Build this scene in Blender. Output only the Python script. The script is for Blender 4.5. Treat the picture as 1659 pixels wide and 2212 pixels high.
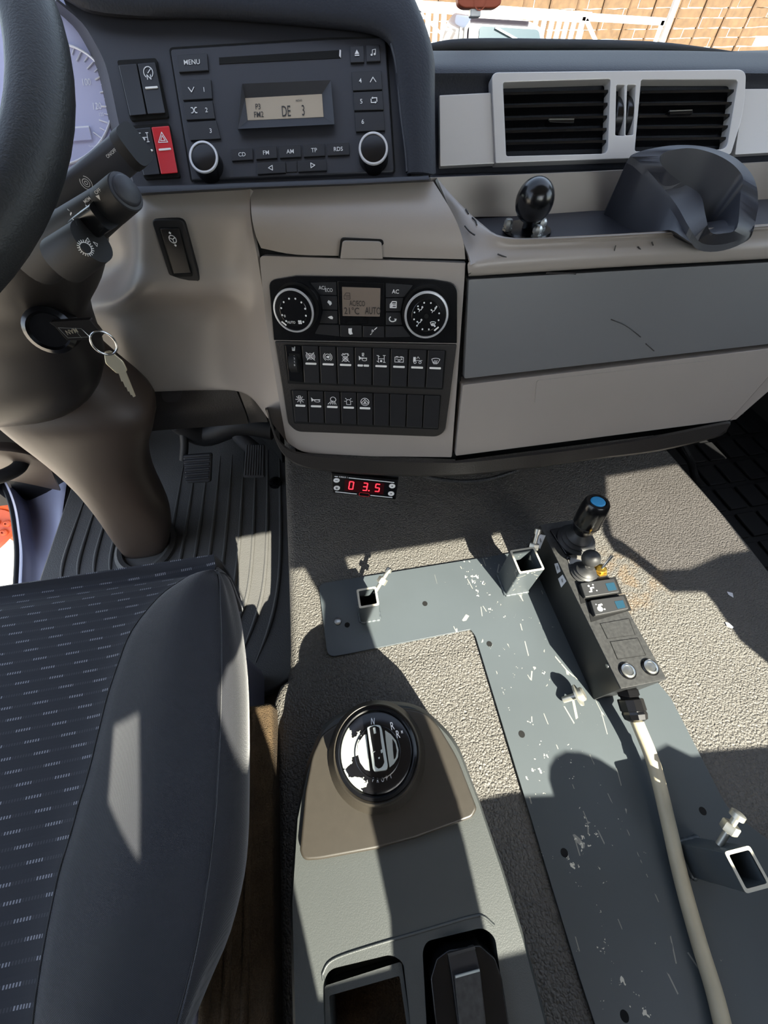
import bpy, bmesh, math, random
from mathutils import Vector as V, Matrix
random.seed(7)
SC = bpy.context.scene
COL = SC.collection
for o in list(bpy.data.objects):
    bpy.data.objects.remove(o)

# ------------------------------------------------------------------ camera
# metres; X right, Y forward, Z up; Z = 0 is the top of the engine tunnel
FPX, CX, CY = 830.0, 829.5, 1106.0
PITCH, YAW = math.radians(54.4), math.radians(10.0)
CAM = V((0, 0, 0.6))
cF = V((math.sin(YAW) * math.cos(PITCH), math.cos(YAW) * math.cos(PITCH), -math.sin(PITCH)))
cR = V((math.cos(YAW), -math.sin(YAW), 0))
cU = cR.cross(cF)
cam = bpy.data.objects.new('camera', bpy.data.cameras.new('camera'))
COL.objects.link(cam)
cam.data.sensor_fit = 'HORIZONTAL'
cam.data.sensor_width = 36
cam.data.lens = FPX / 1659 * 36
cam.data.clip_start = 0.01
cam.data.clip_end = 500
m = Matrix((cR, cU, -cF)).transposed().to_4x4()
m.translation = CAM
cam.matrix_world = m
SC.camera = cam

# ------------------------------------------------------------------ light
SUN_L = V((-0.38, 1.08, -1.0)).normalized()
sun = bpy.data.objects.new('sun', bpy.data.lights.new('sun', 'SUN'))
COL.objects.link(sun)
sun.data.energy = 18.5
sun.data.angle = math.radians(0.35)
sun.data.color = (1.0, 0.93, 0.80)
sun.rotation_euler = SUN_L.to_track_quat('-Z', 'Y').to_euler()
sun.location = (2, -4, 5)
W = bpy.data.worlds.new('world')
SC.world = W
W.use_nodes = True
nt = W.node_tree
sky = nt.nodes.new('ShaderNodeTexSky')
sky.sky_type = 'NISHITA'
sky.sun_disc = False
sky.sun_elevation = math.asin(-SUN_L.z)
sky.sun_rotation = math.atan2(-SUN_L.x, -SUN_L.y)
sky.air_density = 1.0
sky.dust_density = 1.2
hs_ = nt.nodes.new('ShaderNodeHueSaturation'); hs_.inputs['Saturation'].default_value = .62
nt.links.new(sky.outputs[0], hs_.inputs['Color'])
nt.links.new(hs_.outputs[0], nt.nodes['Background'].inputs[0])
nt.nodes['Background'].inputs[1].default_value = 0.47
SC.view_settings.view_transform = 'Standard'
SC.view_settings.look = 'None'
SC.view_settings.gamma = 1
SC.view_settings.use_curve_mapping = False
SC.view_settings.exposure = 0.62
cy = SC.cycles
cy.max_bounces = 6; cy.diffuse_bounces = 4; cy.glossy_bounces = 2; cy.transmission_bounces = 4; cy.transparent_max_bounces = 12
cy.caustics_reflective = False; cy.caustics_refractive = False; cy.sample_clamp_indirect = 6
cy.use_adaptive_sampling = True; cy.adaptive_threshold = .04

# ------------------------------------------------------------------ helpers
def ray(u, v): return cF + cR * ((u - CX) / FPX) + cU * ((CY - v) / FPX)
def onZ(u, v, z): d = ray(u, v); return CAM + d * ((z - CAM.z) / d.z)
def onY(u, v, y): d = ray(u, v); return CAM + d * ((y - CAM.y) / d.y)
def dep(u, v, t): return CAM + ray(u, v) * t
def onP(u, v, pl): d = ray(u, v); return CAM + d * ((pl[0] - CAM).dot(pl[1]) / d.dot(pl[1]))
def cdir(a, b, c): return (cR * a + cU * b + cF * c).normalized()
def plane(q, n):
    n = n.normalized()
    return (q, -n if n.dot(q - CAM) > 0 else n)
def offs(pl, d): return (pl[0] + pl[1] * d, pl[1])
def zpl(z): return (V((0, 0, z)), V((0, 0, 1)))

RAD = plane(dep(610, 235, .366), cdir(-.008, .16, 1))                      # radio face, laid back 45 degrees
STK = plane(dep(795, 797, .472), cdir(-.046, -1.09, 1).cross(cdir(28.95, -1.394, -1)))   # centre stack
g0, g1 = onP(1008, 600, STK), onP(978, 990, STK)
PAS = plane(g0, (g1 - g0).cross(V((1, 0, 0))))                             # drawers in front of the passenger
VEN = plane(onY(1330, 345, .56), V((-.05, -.85, .53)))                     # air vents

def srgb(h):
    h = h.lstrip('#')
    c = [int(h[i:i + 2], 16) / 255 for i in (0, 2, 4)]
    return [x / 12.92 if x <= .04045 else ((x + .055) / 1.055) ** 2.4 for x in c] + [1]

MATS = {}
def mat(name, col, rough=.5, metal=0, grain=None, var=None, emit=0, spec=.5, coat=0, trans=0, alpha=1, ior=1.45, sheen=0):
    """grain = (kind, scale, strength, distance); var = (scale, amount)"""
    mt = bpy.data.materials.new(name)
    MATS[name] = mt
    mt.use_nodes = True
    t = mt.node_tree
    b = t.nodes['Principled BSDF']
    c = srgb(col) if isinstance(col, str) else list(col) + [1]
    b.inputs['Base Color'].default_value = c
    b.inputs['Roughness'].default_value = rough
    b.inputs['Metallic'].default_value = metal
    b.inputs['Specular IOR Level'].default_value = spec
    b.inputs['Coat Weight'].default_value = coat
    b.inputs['Transmission Weight'].default_value = trans
    b.inputs['IOR'].default_value = ior
    b.inputs['Alpha'].default_value = alpha
    if sheen:
        b.inputs['Sheen Weight'].default_value = sheen; b.inputs['Sheen Roughness'].default_value = .35
    if emit:
        b.inputs['Emission Color'].default_value = c
        b.inputs['Emission Strength'].default_value = emit
    co = t.nodes.new('ShaderNodeTexCoord')
    if var:
        nz = t.nodes.new('ShaderNodeTexNoise'); nz.inputs['Scale'].default_value = var[0]; nz.inputs['Detail'].default_value = 5
        t.links.new(co.outputs['Object'], nz.inputs['Vector'])
        rm = t.nodes.new('ShaderNodeMapRange'); rm.inputs[1].default_value = .3; rm.inputs[2].default_value = .7
        rm.inputs[3].default_value = 1 - var[1]; rm.inputs[4].default_value = 1 + var[1]
        t.links.new(nz.outputs[0], rm.inputs[0])
        mx = t.nodes.new('ShaderNodeVectorMath'); mx.operation = 'SCALE'; mx.inputs[0].default_value = c[:3]
        t.links.new(rm.outputs[0], mx.inputs['Scale'])
        t.links.new(mx.outputs[0], b.inputs['Base Color'])
    if grain:
        kind, sc, st, di = grain
        bp = t.nodes.new('ShaderNodeBump'); bp.inputs['Strength'].default_value = st; bp.inputs['Distance'].default_value = di
        if kind == 'noise':
            g = t.nodes.new('ShaderNodeTexNoise'); g.inputs['Scale'].default_value = sc; g.inputs['Detail'].default_value = 2
            t.links.new(co.outputs['Object'], g.inputs['Vector']); out = g.outputs[0]
        elif kind == 'leather':
            n2 = t.nodes.new('ShaderNodeTexNoise'); n2.inputs['Scale'].default_value = sc * .5; n2.inputs['Detail'].default_value = 1
            t.links.new(co.outputs['Object'], n2.inputs['Vector'])
            ad = t.nodes.new('ShaderNodeVectorMath'); ad.operation = 'MULTIPLY_ADD'
            ad.inputs[1].default_value = (1.6 / sc,) * 3
            t.links.new(n2.outputs[1], ad.inputs[0]); t.links.new(co.outputs['Object'], ad.inputs[2])
            g = t.nodes.new('ShaderNodeTexVoronoi'); g.feature = 'F1'; g.inputs['Scale'].default_value = sc
            t.links.new(ad.outputs[0], g.inputs['Vector'])
            iv = t.nodes.new('ShaderNodeMath'); iv.operation = 'MULTIPLY'; iv.inputs[1].default_value = -1
            t.links.new(g.outputs['Distance'], iv.inputs[0]); out = iv.outputs[0]
        else:   # woven cloth
            mp = t.nodes.new('ShaderNodeMapping'); mp.inputs['Rotation'].default_value = (0, 0, math.radians(35))
            t.links.new(co.outputs['Object'], mp.inputs['Vector'])
            w1 = t.nodes.new('ShaderNodeTexWave'); w1.inputs['Scale'].default_value = sc
            w2 = t.nodes.new('ShaderNodeTexWave'); w2.bands_direction = 'Y'; w2.inputs['Scale'].default_value = sc
            t.links.new(mp.outputs[0], w1.inputs[0]); t.links.new(mp.outputs[0], w2.inputs[0])
            ml = t.nodes.new('ShaderNodeMath'); ml.operation = 'MULTIPLY'
            t.links.new(w1.outputs[1], ml.inputs[0]); t.links.new(w2.outputs[1], ml.inputs[1]); out = ml.outputs[0]
        t.links.new(out, bp.inputs['Height'])
        t.links.new(bp.outputs[0], b.inputs['Normal'])
    return mt

# ---- object bookkeeping
def top(name, label, cat, loc=(0, 0, 0), group=None, kind=None):
    o = bpy.data.objects.new(name, None)
    COL.objects.link(o)
    o.empty_display_size = .02
    o.location = loc
    tag(o, label, cat, group, kind)
    return o
def tag(o, label=None, cat=None, group=None, kind=None):
    if label: o['label'] = label
    if cat: o['category'] = cat
    if group: o['group'] = group
    if kind: o['kind'] = kind
    return o
def link(name, me, mt, par=None):
    o = bpy.data.objects.new(name, me)
    COL.objects.link(o)
    if mt: me.materials.append(MATS[mt])
    if par:
        o.parent = par
        o.matrix_parent_inverse = Matrix.Translation(par.location).inverted()
    return o
def mesh(name, vs, fs, mt, par=None, smooth=True, bev=0, seg=2, sharp=35):
    me = bpy.data.meshes.new(name)
    me.from_pydata([tuple(v) for v in vs], [], fs)
    bm = bmesh.new(); bm.from_mesh(me)
    bmesh.ops.recalc_face_normals(bm, faces=bm.faces)
    bm.to_mesh(me); bm.free()
    if smooth:
        for p in me.polygons: p.use_smooth = True
        me.set_sharp_from_angle(angle=math.radians(sharp))
    o = link(name, me, mt, par)
    if bev:
        md = o.modifiers.new('bevel', 'BEVEL'); md.width = bev; md.segments = seg; md.limit_method = 'ANGLE'
        md.angle_limit = math.radians(30); md.harden_normals = True; md.use_clamp_overlap = True
    return o
def normal_of(pts):
    n = V((0, 0, 0))
    for i in range(len(pts)):
        a, b = pts[i], pts[(i + 1) % len(pts)]
        n += V(((a.y - b.y) * (a.z + b.z), (a.z - b.z) * (a.x + b.x), (a.x - b.x) * (a.y + b.y)))
    return n.normalized()
def slab(name, pts, h, mt, par=None, n=None, hb=0, bev=0, seg=2):
    """polygon pts raised by h towards the viewer (or n) and hb the other way"""
    if n is None:
        n = normal_of(pts)
        if n.dot(CAM - pts[0]) < 0: n = -n
    k = len(pts)
    vs = [p + n * h for p in pts] + [p - n * hb for p in pts]
    fs = [list(range(k)), list(range(2 * k - 1, k - 1, -1))] + [[i, i + k, (i + 1) % k + k, (i + 1) % k] for i in range(k)]
    return mesh(name, vs, fs, mt, par, True, bev, seg)
def rp(pts, r, k=5):
    """round the corners of a polygon (2-tuples or vectors); r may be a list"""
    out = []
    n = len(pts)
    for i in range(n):
        a, b, c = V(pts[i - 1]), V(pts[i]), V(pts[(i + 1) % n])
        ri = r[i] if isinstance(r, (list, tuple)) else r
        la, lc = (a - b).length, (c - b).length
        d = min(ri, la * .49, lc * .49)
        if d <= 0:
            out.append(b); continue
        p, q = b + (a - b) * (d / la), b + (c - b) * (d / lc)
        for j in range(k + 1):
            s = j / k
            out.append(p * ((1 - s) ** 2) + b * (2 * s * (1 - s)) + q * (s * s))
    return out
def onpl(pxs, pl): return [onP(q[0], q[1], pl) for q in pxs]
def btn(name, pl, pxs, h, mt, par=None, r=0, bev=0, hb=None, seg=2):
    """slab whose visible top, h above plane pl, has outline pxs"""
    if r: pxs = rp(pxs, r)
    return slab(name, onpl(pxs, offs(pl, h)), 0, mt, par, n=pl[1], hb=h + .0015 if hb is None else hb, bev=bev, seg=seg)
def cr1(pts, k):
    out = []
    n = len(pts)
    for i in range(n - 1):
        p1, p2 = pts[i], pts[i + 1]
        p0 = pts[i - 1] if i else p1 * 2 - p2
        p3 = pts[i + 2] if i + 2 < n else p2 * 2 - p1
        for j in range(k):
            t = j / k
            out.append(.5 * (2 * p1 + (p2 - p0) * t + (2 * p0 - 5 * p1 + 4 * p2 - p3) * t * t + (3 * p1 - p0 - 3 * p2 + p3) * t ** 3))
    out.append(pts[-1])
    return out
def grid(name, rows, mt, par=None, k=4, solid=.004, sharp=60, kr=None):
    """smooth sheet through rows of points, solidified away from the viewer"""
    kr = kr or k
    rows = [cr1([V(p) for p in r], k) if k > 1 else [V(p) for p in r] for r in rows]
    if kr > 1:
        cols = [cr1([r[j] for r in rows], kr) for j in range(len(rows[0]))]
        rows = [[c[i] for c in cols] for i in range(len(cols[0]))]
    nr, nc = len(rows), len(rows[0])
    vs = [p for r in rows for p in r]
    fs = [[i * nc + j, i * nc + j + 1, (i + 1) * nc + j + 1, (i + 1) * nc + j] for i in range(nr - 1) for j in range(nc - 1)]
    me = bpy.data.meshes.new(name)
    me.from_pydata([tuple(v) for v in vs], [], fs)
    s = sum((p.normal.dot(CAM - p.center) * p.area for p in me.polygons))
    if s < 0: me.flip_normals()
    for p in me.polygons: p.use_smooth = True
    o = link(name, me, mt, par)
    if solid:
        md = o.modifiers.new('solid', 'SOLIDIFY'); md.thickness = solid; md.offset = -1
        o.modifiers.new('edge', 'EDGE_SPLIT').split_angle = math.radians(sharp)
    return o
def loft(name, secs, mt, par=None, caps=True, sharp=40, k=1):
    """closed rings joined one to the next"""
    if k > 1:
        cols = [cr1([s[j] for s in secs], k) for j in range(len(secs[0]))]
        secs = [[c[i] for c in cols] for i in range(len(cols[0]))]
    n = len(secs[0])
    vs = [p for s in secs for p in s]
    fs = [[i * n + j, i * n + (j + 1) % n, (i + 1) * n + (j + 1) % n, (i + 1) * n + j] for i in range(len(secs) - 1) for j in range(n)]
    if caps: fs += [list(range(n))[::-1], [(len(secs) - 1) * n + j for j in range(n)]]
    return mesh(name, vs, fs, mt, par, True, sharp=sharp)
def basis(ax):
    ax = ax.normalized()
    e = V((1, 0, 0)) if abs(ax.x) < .9 else V((0, 1, 0))
    a = (e - ax * e.dot(ax)).normalized()
    return a, ax.cross(a)
def lathe(name, o, ax, prof, mt, par=None, seg=40, sharp=35, sx=1, a=None, caps=True):
    """prof = [(radius, height along ax)...]"""
    ax = ax.normalized()
    e1, e2 = basis(ax)
    if a is not None:
        e1 = (a - ax * a.dot(ax)).normalized(); e2 = ax.cross(e1)
    secs = []
    for r, h in prof:
        ring = []
        for i in range(seg):
            t = 2 * math.pi * i / seg
            ring.append(o + ax * h + e1 * (max(r, 1e-5) * math.cos(t) * sx) + e2 * (max(r, 1e-5) * math.sin(t)))
        secs.append(ring)
    return loft(name, secs, mt, par, caps, sharp)
def tube(name, pts, r, mt, par=None, seg=12, k=6, sharp=60):
    pts = [V(p) for p in pts]
    if k > 1:
        rr = r if isinstance(r, (list, tuple)) else [r] * len(pts)
        q = cr1([V((p.x, p.y, p.z, w)) for p, w in zip(pts, rr)], k)
        pts, rr = [V(p[:3]) for p in q], [p[3] for p in q]
    else:
        rr = r if isinstance(r, (list, tuple)) else [r] * len(pts)
    e1 = None
    secs = []
    for i, p in enumerate(pts):
        d = (pts[min(i + 1, len(pts) - 1)] - pts[max(i - 1, 0)]).normalized()
        if e1 is None: e1, e2 = basis(d)
        else:
            e1 = (e1 - d * e1.dot(d)).normalized(); e2 = d.cross(e1)
        secs.append([p + e1 * (rr[i] * math.cos(2 * math.pi * j / seg)) + e2 * (rr[i] * math.sin(2 * math.pi * j / seg)) for j in range(seg)])
    return loft(name, secs, mt, par, True, sharp)
def box(name, c, size, mt, par=None, ax=None, bev=0, seg=2):
    """box with centre c; ax = (ex, ey, ez)"""
    ex, ey, ez = ax or (V((1, 0, 0)), V((0, 1, 0)), V((0, 0, 1)))
    c = V(c)
    h = [s / 2 for s in size]
    base = [c + ex * (sx * h[0]) + ey * (sy * h[1]) - ez * h[2] for sx, sy in ((-1, -1), (1, -1), (1, 1), (-1, 1))]
    return slab(name, base, size[2], mt, par, n=ez, bev=bev, seg=seg)
def cut(o, cutters):
    """boolean difference, applied; cutters = list of (pts, h, n, hb)"""
    cs = []
    for pts, h, n, hb in cutters:
        c = slab('cutter', pts, h, None, None, n=n, hb=hb)
        cs.append(c)
        md = o.modifiers.new('cut', 'BOOLEAN'); md.object = c; md.operation = 'DIFFERENCE'; md.solver = 'EXACT'
    bevs = [x for x in o.modifiers if x.type == 'BEVEL']
    for x in bevs: x.show_viewport = False
    bpy.context.view_layer.update()
    me = bpy.data.meshes.new_from_object(o.evaluated_get(bpy.context.evaluated_depsgraph_get()))
    for x in list(o.modifiers):
        if x.type == 'BOOLEAN': o.modifiers.remove(x)
    for x in bevs: x.show_viewport = True
    o.data = me
    for p in me.polygons: p.use_smooth = True
    me.set_sharp_from_angle(angle=math.radians(35))
    for c in cs: bpy.data.objects.remove(c)
    return o
def copies(o, name=None):
    c = o.copy(); COL.objects.link(c); return c

# ---- flat print: lettering and symbols
GLYPH = {}
def glyphs(s):
    if s not in GLYPH:
        cu = bpy.data.curves.new('lettering', 'FONT')
        cu.body = s; cu.align_x = 'CENTER'; cu.align_y = 'CENTER'; cu.size = 1; cu.resolution_u = 3; cu.offset = .005
        o = bpy.data.objects.new('lettering', cu)
        COL.objects.link(o)
        bpy.context.view_layer.update()
        me = bpy.data.meshes.new_from_object(o.evaluated_get(bpy.context.evaluated_depsgraph_get()))
        bpy.data.objects.remove(o)
        xs = [v.co.x for v in me.vertices]; ys = [v.co.y for v in me.vertices]
        mx, my, hh = (min(xs) + max(xs)) / 2, (min(ys) + max(ys)) / 2, max(ys) - min(ys)
        GLYPH[s] = ([((v.co.x - mx) / hh, (v.co.y - my) / hh) for v in me.vertices], [list(p.vertices) for p in me.polygons])
        bpy.data.meshes.remove(me)
    return GLYPH[s]
def frame(pl, u, v, du=1, dv=0):
    o = onP(u, v, pl)
    ex = (onP(u + du, v + dv, pl) - onP(u - du, v - dv, pl))
    mpp = ex.length / (2 * math.hypot(du, dv))
    ex.normalize()
    ey = pl[1].cross(ex)
    return o, ex, ey, mpp
def text(name, s, pl, u, v, hpx, mt, par, du=1, dv=0, wx=1.0, lift=.0004, bold=0):
    pl = offs(pl, lift)
    o, ex, ey, m = frame(pl, u, v, du, dv)
    vs, fs = glyphs(s)
    h = hpx * m
    return mesh(name, [o + ex * (x * h * wx) + ey * (y * h) for x, y in vs], fs, mt, par, False)
def stroke2d(prims, w):
    vs, fs = [], []
    def seg(a, b):
        dx, dy = b[0] - a[0], b[1] - a[1]
        l = math.hypot(dx, dy) or 1e-6
        nx, ny = -dy / l * w / 2, dx / l * w / 2
        ex, ey = dx / l * w * .3, dy / l * w * .3
        i = len(vs)
        vs.extend([(a[0] + nx - ex, a[1] + ny - ey), (a[0] - nx - ex, a[1] - ny - ey), (b[0] - nx + ex, b[1] - ny + ey), (b[0] + nx + ex, b[1] + ny + ey)])
        fs.append([i, i + 1, i + 2, i + 3])
    for pr in prims:
        k = pr[0]
        if k == 'l':
            for a, b in zip(pr[1], pr[1][1:]): seg(a, b)
        elif k == 'o' or k == 'a':
            cx, cy, r = pr[1:4]
            a0, a1 = (0, 360) if k == 'o' else pr[4:6]
            ry = pr[6] if len(pr) > 6 else r
            n = max(5, int(abs(a1 - a0) / 18))
            q = [(cx + r * math.cos(math.radians(a0 + (a1 - a0) * i / n)), cy + ry * math.sin(math.radians(a0 + (a1 - a0) * i / n))) for i in range(n + 1)]
            for a, b in zip(q, q[1:]): seg(a, b)
        elif k == 'f':
            i = len(vs); vs.extend(pr[1]); fs.append(list(range(i, i + len(pr[1]))))
        elif k == 'd':
            i = len(vs); vs.extend([(pr[1] + pr[3] * math.cos(t * math.pi / 5), pr[2] + pr[3] * math.sin(t * math.pi / 5)) for t in range(10)]); fs.append(list(range(i, i + 10)))
    return vs, fs
def wrap(o, tgt, lift=.0003):
    """lay flat print o onto the curved surface of tgt"""
    from mathutils.bvhtree import BVHTree
    bvs = [BVHTree.FromPolygons([v.co for v in x.data.vertices], [p.vertices for p in x.data.polygons]) for x in (tgt if isinstance(tgt, list) else [tgt])]
    for v in o.data.vertices:
        d = (v.co - CAM).normalized()
        hs_ = [h for h in (bv.ray_cast(CAM, d) for bv in bvs) if h[0] is not None]
        if hs_:
            h = min(hs_, key=lambda x: x[3]); v.co = h[0] - d * lift
    return o
def icon(name, pl, u, v, s, prims, mt, par, du=1, dv=0, w=.2, lift=.0004, wy=1):
    pl = offs(pl, lift)
    o, ex, ey, m = frame(pl, u, v, du, dv)
    vs, fs = stroke2d(prims, w)
    h = s * m
    return mesh(name, [o + ex * (x * h) + ey * (y * h * wy) + pl[1] * (.00002 * (i % 7)) for i, (x, y) in enumerate(vs)], fs, mt, par, False)
# ------------------------------------------------------------------ materials
mat('tunnel', '#57544f', .55, grain=('leather', 360, 1.0, .0019), var=(6, .10))
mat('dash', '#938b84', .36, grain=('noise', 1500, .12, .0004), var=(4, .05))
mat('drawer', '#666666', .40, grain=('noise', 1500, .15, .0004), var=(4, .05))
mat('pad', '#23252c', .68, spec=.3, grain=('leather', 420, .35, .0006))
mat('panel_dark', '#2b2c32', .5, grain=('noise', 1800, .12, .0003))
mat('button', '#1b1b1e', .42)
mat('gloss_black', '#0d0d0f', .22)
mat('matte_black', '#141416', .6)
mat('void', '#050505', .9)
mat('lip', '#2a2725', .42, grain=('leather', 500, .3, .0005))
mat('silver', '#c9c6c4', .36, metal=.25, grain=('noise', 2500, .05, .0002))
mat('chrome', '#d8d8d8', .16, metal=1)
mat('ring', '#d4d4d6', .28, metal=.55)
mat('steel', '#a9aaa6', .33, metal=1, var=(90, .2))
mat('zinc', '#b3b1a6', .42, metal=.8)
mat('white_print', '#dcdcdc', .6)
mat('white_bar', '#e4e2de', .5)
mat('red', '#c01c22', .35)
mat('lcd', '#a89a86', .35)
mat('lcd_dark', '#766a60', .35)
mat('lcd_ink', '#2a2725', .5)
mat('cluster_face', '#b4b4d2', .5)
mat('cluster_print', '#e2e2ea', .5)
mat('rubber', '#2e2e31', .65, grain=('noise', 900, .25, .0006), var=(15, .08))
mat('wheel', '#1f2123', .5, grain=('leather', 700, .35, .0005))
mat('column', '#40362f', .45, grain=('noise', 1600, .15, .0003))
mat('mat_rubber', '#4e4d4b', .62, grain=('leather', 420, .5, .0008), var=(8, .12))
mat('plate', '#464c4f', .38, grain=('noise', 300, .06, .0003), var=(5, .08), spec=.5)
mat('chip', '#c9c4b4', .6)
mat('primer', '#aaa698', .6)
mat('box_black', '#1c1d1e', .42, grain=('noise', 900, .06, .0003))
mat('box_dusty', '#2d2d2c', .55, grain=('noise', 700, .12, .0004), var=(220, .35))
mat('boot', '#2a2a2a', .5)
mat('brass', '#c59a3e', .3, metal=1)
mat('blue', '#2f86b8', .35)
mat('lens_blue', '#1b3a49', .3)
mat('cable', '#b8ad92', .5, grain=('noise', 160, .08, .0004), var=(30, .10))
mat('console', '#3b3e3d', .42, grain=('leather', 900, .2, .0003), var=(9, .05))
mat('cover', '#2f2b25', .4, grain=('noise', 1600, .1, .0003), var=(120, .05))
mat('dial_worn', '#a6aba6', .4, metal=.2)
mat('carpet', '#42331f', .9, grain=('noise', 600, .8, .003), var=(40, .25))
mat('cloth', '#25262b', .85, sheen=.45, grain=('weave', 420, .5, .0006))
mat('hose', '#1c1c1d', .5)
mat('sill', '#9a9cb0', .45, grain=('noise', 1200, .1, .0003))
mat('headliner', '#77736c', .9)
mat('rear_panel', '#4a4743', .8)
mat('orange', '#b84a22', .45)
mat('amber', '#9a4a32', .5)
mat('fob', '#1b1816', .3)
mat('key_metal', '#e6dcc0', .3, metal=.85)
mat('lamp_red', '#ff2a38', .4, emit=2.2)
mat('red_window', '#35080d', .25)
mat('steel_face', '#8f8b84', .4, metal=.6)
mat('sticker', '#d9d9de', .5)
mat('concrete', '#b3aa9c', .9, grain=('noise', 60, .5, .01), var=(8, .15))
mat('white_paint', '#e9e6e2', .5)
mat('wood', '#54402a', .8, grain=('noise', 120, .4, .004), var=(6, .22))
mat('wood_dark', '#4a3622', .85, var=(9, .2))
mat('car_body', '#3d353b', .3, coat=.5)
mat('car_glass', '#2a3a40', .1)
mat('car_black', '#222226', .5)
mat('galvanised', '#c9ccd0', .4, metal=.5)

def glass_mat(name, tint, refl=.06):
    mt = bpy.data.materials.new(name); MATS[name] = mt
    mt.use_nodes = True
    t = mt.node_tree
    t.nodes.clear()
    out = t.nodes.new('ShaderNodeOutputMaterial')
    tr = t.nodes.new('ShaderNodeBsdfTransparent'); tr.inputs[0].default_value = tint
    gl = t.nodes.new('ShaderNodeBsdfGlossy'); gl.inputs['Roughness'].default_value = .02
    mx = t.nodes.new('ShaderNodeMixShader')
    lw = t.nodes.new('ShaderNodeLayerWeight'); lw.inputs[0].default_value = .5
    pw = t.nodes.new('ShaderNodeMath'); pw.operation = 'POWER'; pw.inputs[1].default_value = 5
    ma = t.nodes.new('ShaderNodeMath'); ma.operation = 'MULTIPLY_ADD'; ma.inputs[1].default_value = .6; ma.inputs[2].default_value = .02
    t.links.new(lw.outputs['Facing'], pw.inputs[0]); t.links.new(pw.outputs[0], ma.inputs[0]); t.links.new(ma.outputs[0], mx.inputs[0])
    t.links.new(tr.outputs[0], mx.inputs[1]); t.links.new(gl.outputs[0], mx.inputs[2])
    t.links.new(mx.outputs[0], out.inputs[0])
glass_mat('glass', (.96, .975, .97, 1))
glass_mat('tinted_glass', (.72, .72, .73, 1))

# seat cloth with rows of short pale dashes
mt = mat('seat_cloth', '#202127', .85, sheen=.2)
mat('shroud', '#1d1a19', .42, grain=('noise', 1600, .15, .0003))
t = mt.node_tree; b = t.nodes['Principled BSDF']
co = t.nodes.new('ShaderNodeTexCoord'); sp = t.nodes.new('ShaderNodeSeparateXYZ')
t.links.new(co.outputs['Object'], sp.inputs[0])
def mth(op, a, bb=None, c=None):
    n = t.nodes.new('ShaderNodeMath'); n.operation = op
    for i, x in enumerate((a, bb, c)):
        if x is None: continue
        if isinstance(x, (int, float)): n.inputs[i].default_value = x
        else: t.links.new(x, n.inputs[i])
    return n.outputs[0]
yr = mth('MULTIPLY', sp.outputs['Y'], 1 / .0118)
row = mth('FLOOR', yr)
inrow = mth('LESS_THAN', mth('FRACT', yr), .2)
xs_ = mth('ADD', mth('MULTIPLY', sp.outputs['X'], 1 / .034), mth('MULTIPLY', row, .37))
dash = mth('LESS_THAN', mth('FRACT', xs_), .42)
tick = mth('LESS_THAN', mth('FRACT', mth('MULTIPLY', sp.outputs['X'], 1 / .0024)), .5)
dm = mth('MULTIPLY', mth('MULTIPLY', inrow, tick), mth('ADD', mth('MULTIPLY', dash, .9), .1))
mxc = t.nodes.new('ShaderNodeMix'); mxc.data_type = 'RGBA'
t.links.new(dm, mxc.inputs[0])
mxc.inputs[6].default_value = srgb('#202127'); mxc.inputs[7].default_value = srgb('#7c7d84')
t.links.new(mxc.outputs[2], b.inputs['Base Color'])
bp = t.nodes.new('ShaderNodeBump'); bp.inputs['Strength'].default_value = .5; bp.inputs['Distance'].default_value = .0008
rib = mth('ABSOLUTE', mth('SUBTRACT', mth('FRACT', yr), .5))
t.links.new(rib, bp.inputs['Height']); t.links.new(bp.outputs[0], b.inputs['Normal'])
# ------------------------------------------------------------------ cab shell
def S(o, label, cat=None):
    tag(o, label, cat, kind='structure'); return o
FZ = -.22            # driver's floor
# unseen rear wall as a gobo: openings cut to shape the sun patches
WY = -.6
wall = box('wall_rear_gobo', (.15, WY - .02, .45), (2.5, .04, 1.7), 'rear_panel')
def rw(q): return [V((x, WY, z)) for x, z in q]
op1 = [(.085, .53), (.149, .53), (.175, .584), (.194, .656), (.21, .729), (.262, .824), (.258, .897), (.128, .892), (.107, .864), (.094, .818), (.098, .64)]
op2 = [(.235, .527), (.36, .525), (.402, .519), (.409, .534), (.420, .546), (.435, .554), (.452, .557), (.470, .553), (.486, .543), (.499, .526), (.54, .535), (.583, .542), (.6, .526), (.71, .514), (.80, .55), (.837, .613), (.831, .673), (.85, .718), (.858, .748),
       (.806, .756), (.797, .818), (.783, .84), (.836, .908), (.7, .905), (.333, .903), (.322, .876), (.29, .72), (.285, .69), (.275, .642), (.262, .60)]
op3 = [(.812, .758), (.862, .752), (.94, .766), (.995, .766), (1.047, .87), (1.084, .996), (.917, .991), (.84, .909), (.788, .84), (.802, .818)]  # added opening, tinted to give half-bright sun at the tunnel's right
op4 = [(-.016, .766), (.010, .722), (.026, .804), (.036, .868), (.002, .852), (-.007, .808)]  # slit added for the sun patch on the driver's seat
cut(wall, [(rw(q), .05, V((0, 1, 0)), .1) for q in (op1, op2, op3, op4)])
S(wall, 'grey unseen rear wall of the cab, openings shaped to cast the sun patches', 'wall')
for i, (q, g) in enumerate(((op1, 'glass'), (op2, 'glass'), (op3, 'tinted_glass'), (op4, 'glass'))):
    o = slab('window_%d' % (i + 2), [V((x, WY - .022, z)) for x, z in q], .003, g, None, n=V((0, 1, 0)))
    S(o, ['narrow left rear pane shaped to throw the left sun patches', 'wide middle rear pane shaped to throw the main sun patch', 'tinted right rear pane added to dim the sun on the tunnel', 'slit rear pane added to throw the sun patch on the seat'][i], 'window')
S(box('ceiling', (.35, -.1, 1.18), (2.14, 1.04, .04), 'headliner'), 'light headliner of the cab roof', 'ceiling')
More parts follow.
